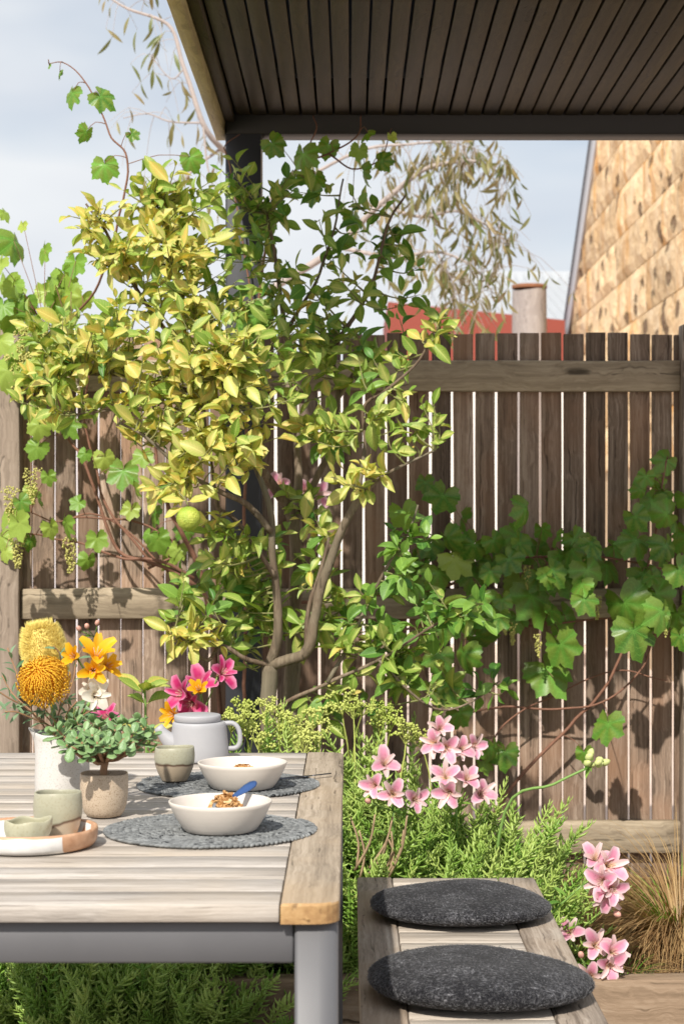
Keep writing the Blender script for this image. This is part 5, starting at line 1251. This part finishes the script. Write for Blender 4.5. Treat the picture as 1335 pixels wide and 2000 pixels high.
part('trunk', tube(G(), smooth_path([base - Vector((0, 0, .006)), base + Vector((-.001, 0, .015)), fork], 8), [.0085, .008, .0072, .0068, .0066, .0064, .0066, .007], 9, True, 0, 0, .15), MAT['jade_stem'], jade)
ends = [(112, 1425, 3.25), (130, 1455, 3.22), (150, 1410, 3.30), (150, 1440, 3.20), (185, 1408, 3.33), (180, 1435, 3.20), (215, 1455, 3.19), (225, 1425, 3.25), (250, 1410, 3.30), (262, 1430, 3.24), (285, 1420, 3.28), (300, 1432, 3.28), (238, 1450, 3.19), (170, 1470, 3.18), (265, 1450, 3.30), (200, 1425, 3.36), (270, 1405, 3.36), (135, 1420, 3.34), (120, 1440, 3.30), (245, 1440, 3.34), (100, 1430, 3.28), (165, 1425, 3.24), (195, 1415, 3.27), (210, 1440, 3.22), (235, 1412, 3.31), (160, 1450, 3.19), (280, 1440, 3.26), (190, 1450, 3.18), (145, 1400, 3.36), (220, 1400, 3.36)]
for (px, py, d) in ends:
    e = P(px, py, d); m_ = fork.lerp(e, .5) + Vector((0, 0, -.012)); path = smooth_path([fork, m_, e], 8); part('branch', tube(G(), path, [.0046, .0042, .0038, .0034, .003, .0026, .0022, .0018], 6), MAT['jade_stem'], jade); ph = rj.uniform(0, 6.28); tg = (path[-1] - path[-3]).normalized()
    tg = (tg + Vector((0, -.25, .5))).normalized()
    for k in range(8):
        a = ph + k * 1.57 + (k // 4) * .6; el = (.55, .1)[k >= 4]; o_ = tg.orthogonal().normalized(); o_.rotate(Matrix.Rotation(a, 3, tg)); p = e - tg * (.004 + .009 * (k // 4))
        put('leaf', JL_ME, frame(p, o_ + tg * el, tg + Vector((0, 0, .4)), rj.uniform(.017, .028) * (.85 if k < 4 else 1.05)), jade)
for (px, py, d, s) in ((140, 1478, 3.17, .026), (262, 1468, 3.2, .026), (242, 1462, 3.17, .022)):
    e = P(px, py, d) + Vector((0, 0, .016)); part('branch', tube(G(), [fork.lerp(e, .3), e], [.003, .0018], 5), MAT['jade_stem'], jade); put('leaf', JL_ME, frame(e, (rj.gauss(0, .2), -.2, -1), (0, -1, .2), s), jade)

# ------------------------------------------------------------------ bouquet in the pitcher
mouth = Vector((-.5155, 3.40, TZ + .118))
def instem(o, head, m='green_stem', r=.0028):
    foot = Vector((mouth.x - (head.x - mouth.x) * .25, mouth.y + (mouth.y - head.y) * .15, TZ + .02)); throat = mouth + Vector(((head.x - mouth.x) * .22, (head.y - mouth.y) * .2, .0))
    lim = .030
    v = Vector((throat.x - mouth.x, throat.y - mouth.y, 0))
    if v.length > lim: v = v.normalized() * lim; throat = Vector((mouth.x + v.x, mouth.y + v.y, throat.z))
    path = smooth_path([foot, throat, head], 10); part('stem', tube(G(), path, r, 6), MAT[m], o); return path
# yellow banksia: a barrel of fine bristles
def hairmat(name, a, b):
    t = NT(name); at = t.n('Attribute', attribute_name='lf'); sx = t.n('SeparateXYZ'); t.set(sx.inputs[0], at.outputs['Vector'])
    return t.end(t.bsdf(t.mix(sx.outputs[1], c4(a), c4(b)), .55, None, .3))
MAT['banksia'] = hairmat('banksia_bristle', (.60, .42, .07), (.86, .72, .22)); MAT['pincushion'] = hairmat('pincushion_style', (.74, .30, .015), (.92, .58, .05))
bk = thing('banksia_flower', mouth, 'pale yellow banksia head standing tallest in the pitcher', 'flower', 'cut flowers in the pitcher')
b0, b1 = P(95, 1325, 3.47), P(78, 1225, 3.47); axb = (b1 - b0); instem(bk, b0)
g = G(); rb = random.Random(2); bx_ = axb.normalized(); o1 = bx_.orthogonal().normalized(); o2 = bx_.cross(o1)
tube(g, [b0, b0 + axb * .5, b1], [.029, .035, .018], 16, True)
sp_ = G(); sp_.add([(-.5, 0, 0), (.5, 0, 0), (0, 0, .6), (-.45, .6, 0), (.45, .6, 0), (0, .6, .6), (0, 1, .1)], [(0, 1, 4, 3), (1, 2, 5, 4), (2, 0, 3, 5), (3, 4, 6), (4, 5, 6), (5, 3, 6)], [(0, 0, 0)] * 3 + [(0, .6, 0)] * 3 + [(0, 1, 0)])
it = []
for i in range(6500):
    s = rb.random(); a = rb.uniform(0, 6.283); top = s > .90
    q = 1.0 if not top else math.sqrt(rb.random())
    rr_ = .0365 * math.sqrt(max(.02, 1 - (abs(min(1, s / .9) - .38) / (.78 if s > .35 else .62)) ** 2.6)) * q
    o_ = o1 * math.cos(a) + o2 * math.sin(a); p = b0 + axb * min(1, s / .9) + o_ * rr_
    d = o_ * (1.0 if not top else .25 * q) + bx_ * (.75 if not top else 1.4); L_ = rb.uniform(.007, .015) * (1.3 if top else 1)
    it.append((0, frame(p - d.normalized() * .002, d, o2) @ Matrix.Diagonal((.0007, L_, .0007, 1)), rb.random()))
part_np('bristles', scatter([sp_], it), MAT['banksia'], bk, True); part('core', g, MAT['banksia'], bk)
# orange pincushion
pc = thing('pincushion_flower', mouth, 'round orange pincushion flower in front of the banksia', 'flower', 'cut flowers in the pitcher')
pc_c = P(86, 1333, 3.34); instem(pc, pc_c + Vector((.004, .01, -.01))); face = Vector((-.12, -.75, .65)).normalized(); fq = face.to_track_quat('Z', 'Y').to_matrix(); g = G()
part('core', lathe([(0, -.024), (.016, -.018), (.023, 0), (.016, .016), (0, .02)], 14, None, c=pc_c), MAT['pincushion'], pc)
for i in range(420):
    zc = 1 - 1.55 * (i + .5) / 420; a = i * 2.39996; q = math.sqrt(max(0, 1 - zc * zc)); n_ = fq @ Vector((q * math.cos(a), q * math.sin(a), zc)); up = face
    L_ = .046 * rb.uniform(.9, 1.08); curl_ = (up - n_ * up.dot(n_)) * .45
    p0 = pc_c + n_ * .017; p1 = pc_c + n_ * L_ * .72 - curl_ * .004; p2 = pc_c + n_ * L_ * .98 + curl_ * .012; p3 = pc_c + n_ * L_ * .95 + curl_ * .028
    tube(g, [p0, p1, p2, p3], [.0009, .0010, .0010, .0009], 4, False); e = len(g.v); tube(g, [p3 - (p3 - p2) * .02, p3 + (p3 - p2).normalized() * .0026], [.0012, .0008], 4, True)
part('styles', g, MAT['pincushion'], pc)
# golden lilies, white bloom
ye = thing('golden_lily', mouth, 'golden yellow lily with curling petals on the right of the bouquet', 'flower', 'cut flowers in the pitcher'); hy = P(178, 1330, 3.36); instem(ye, hy); gp = G()
for (px, py, d, fx, fz, s) in ((190, 1275, 3.34, .35, 1.3, .058), (143, 1282, 3.36, -.35, .35, .036), (212, 1300, 3.36, 1.0, .55, .044), (182, 1310, 3.32, .1, .1, .040)):
    b = flower(ye, P(px, py, d), (fx, -1, fz), s, 'yellow'); tube(gp, [hy, b], [.002, .002], 5)
part('flower_stalk', gp, MAT['green_stem'], ye)
wh = thing('white_bloom', mouth, 'creamy white bloom tucked low on the right of the bouquet', 'flower', 'cut flowers in the pitcher'); hw = P(178, 1368, 3.36); instem(wh, hw); flower(wh, P(188, 1358, 3.32), (.4, -1, .1), .040, 'white'); flower(wh, P(180, 1347, 3.33), (-.1, -1, .5), .032, 'white')
# leafy sprigs
OL = leaf_geo(.24, .25, .25, n=6, cols=1); OL_ME = mesh_of('leaf', OL, MAT['olive_leaf'])
def olive(label, ends, n, sz):
    o = thing('leafy_sprig', mouth, label, 'sprig', 'cut flowers in the pitcher')
    for pts in ends:
        path = smooth_path([mouth + Vector((rb.uniform(-.02, .02), rb.uniform(-.02, .02), -.06)), mouth + Vector((rb.uniform(-.025, .025), rb.uniform(-.02, .02), 0))] + [P(*q) for q in pts], 18)
        part('stem', tube(G(), path, .0014, 5), MAT['jade_stem'], o)
        for k in range(n):
            i = 7 + int(10.9 * k / n); tg = (path[min(i + 1, 17)] - path[i - 1]).normalized(); sd2 = tg.orthogonal().normalized(); sd2.rotate(Matrix.Rotation(k * 2.4, 3, tg))
            put('leaf', OL_ME, frame(path[i], tg * .7 + sd2, (rb.gauss(0, .4), -.6, 1), sz * rb.uniform(.7, 1.15)), o)
olive('slender grey-green sprigs reaching out left of the bouquet', [[(55, 1385, 3.38), (20, 1365, 3.36), (-10, 1345, 3.35)], [(50, 1350, 3.40), (28, 1300, 3.42), (15, 1265, 3.42)], [(45, 1395, 3.34), (10, 1390, 3.32)], [(30, 1360, 3.42), (5, 1320, 3.44)]], 10, .030)
olive('grey-green leaf sprig rising between banksia and golden lily', [[(140, 1340, 3.42), (150, 1290, 3.43), (175, 1245, 3.44)], [(125, 1330, 3.44), (118, 1280, 3.42), (105, 1262, 3.41)]], 8, .026)
olive('dark leafy stems filling the mouth of the pitcher', [[(100, 1400, 3.36), (85, 1380, 3.34)], [(130, 1400, 3.36), (150, 1370, 3.34)], [(150, 1405, 3.38), (185, 1385, 3.36)], [(115, 1395, 3.40), (120, 1370, 3.40)], [(70, 1400, 3.38), (60, 1370, 3.36)], [(140, 1410, 3.34), (165, 1395, 3.32)]], 11, .032)
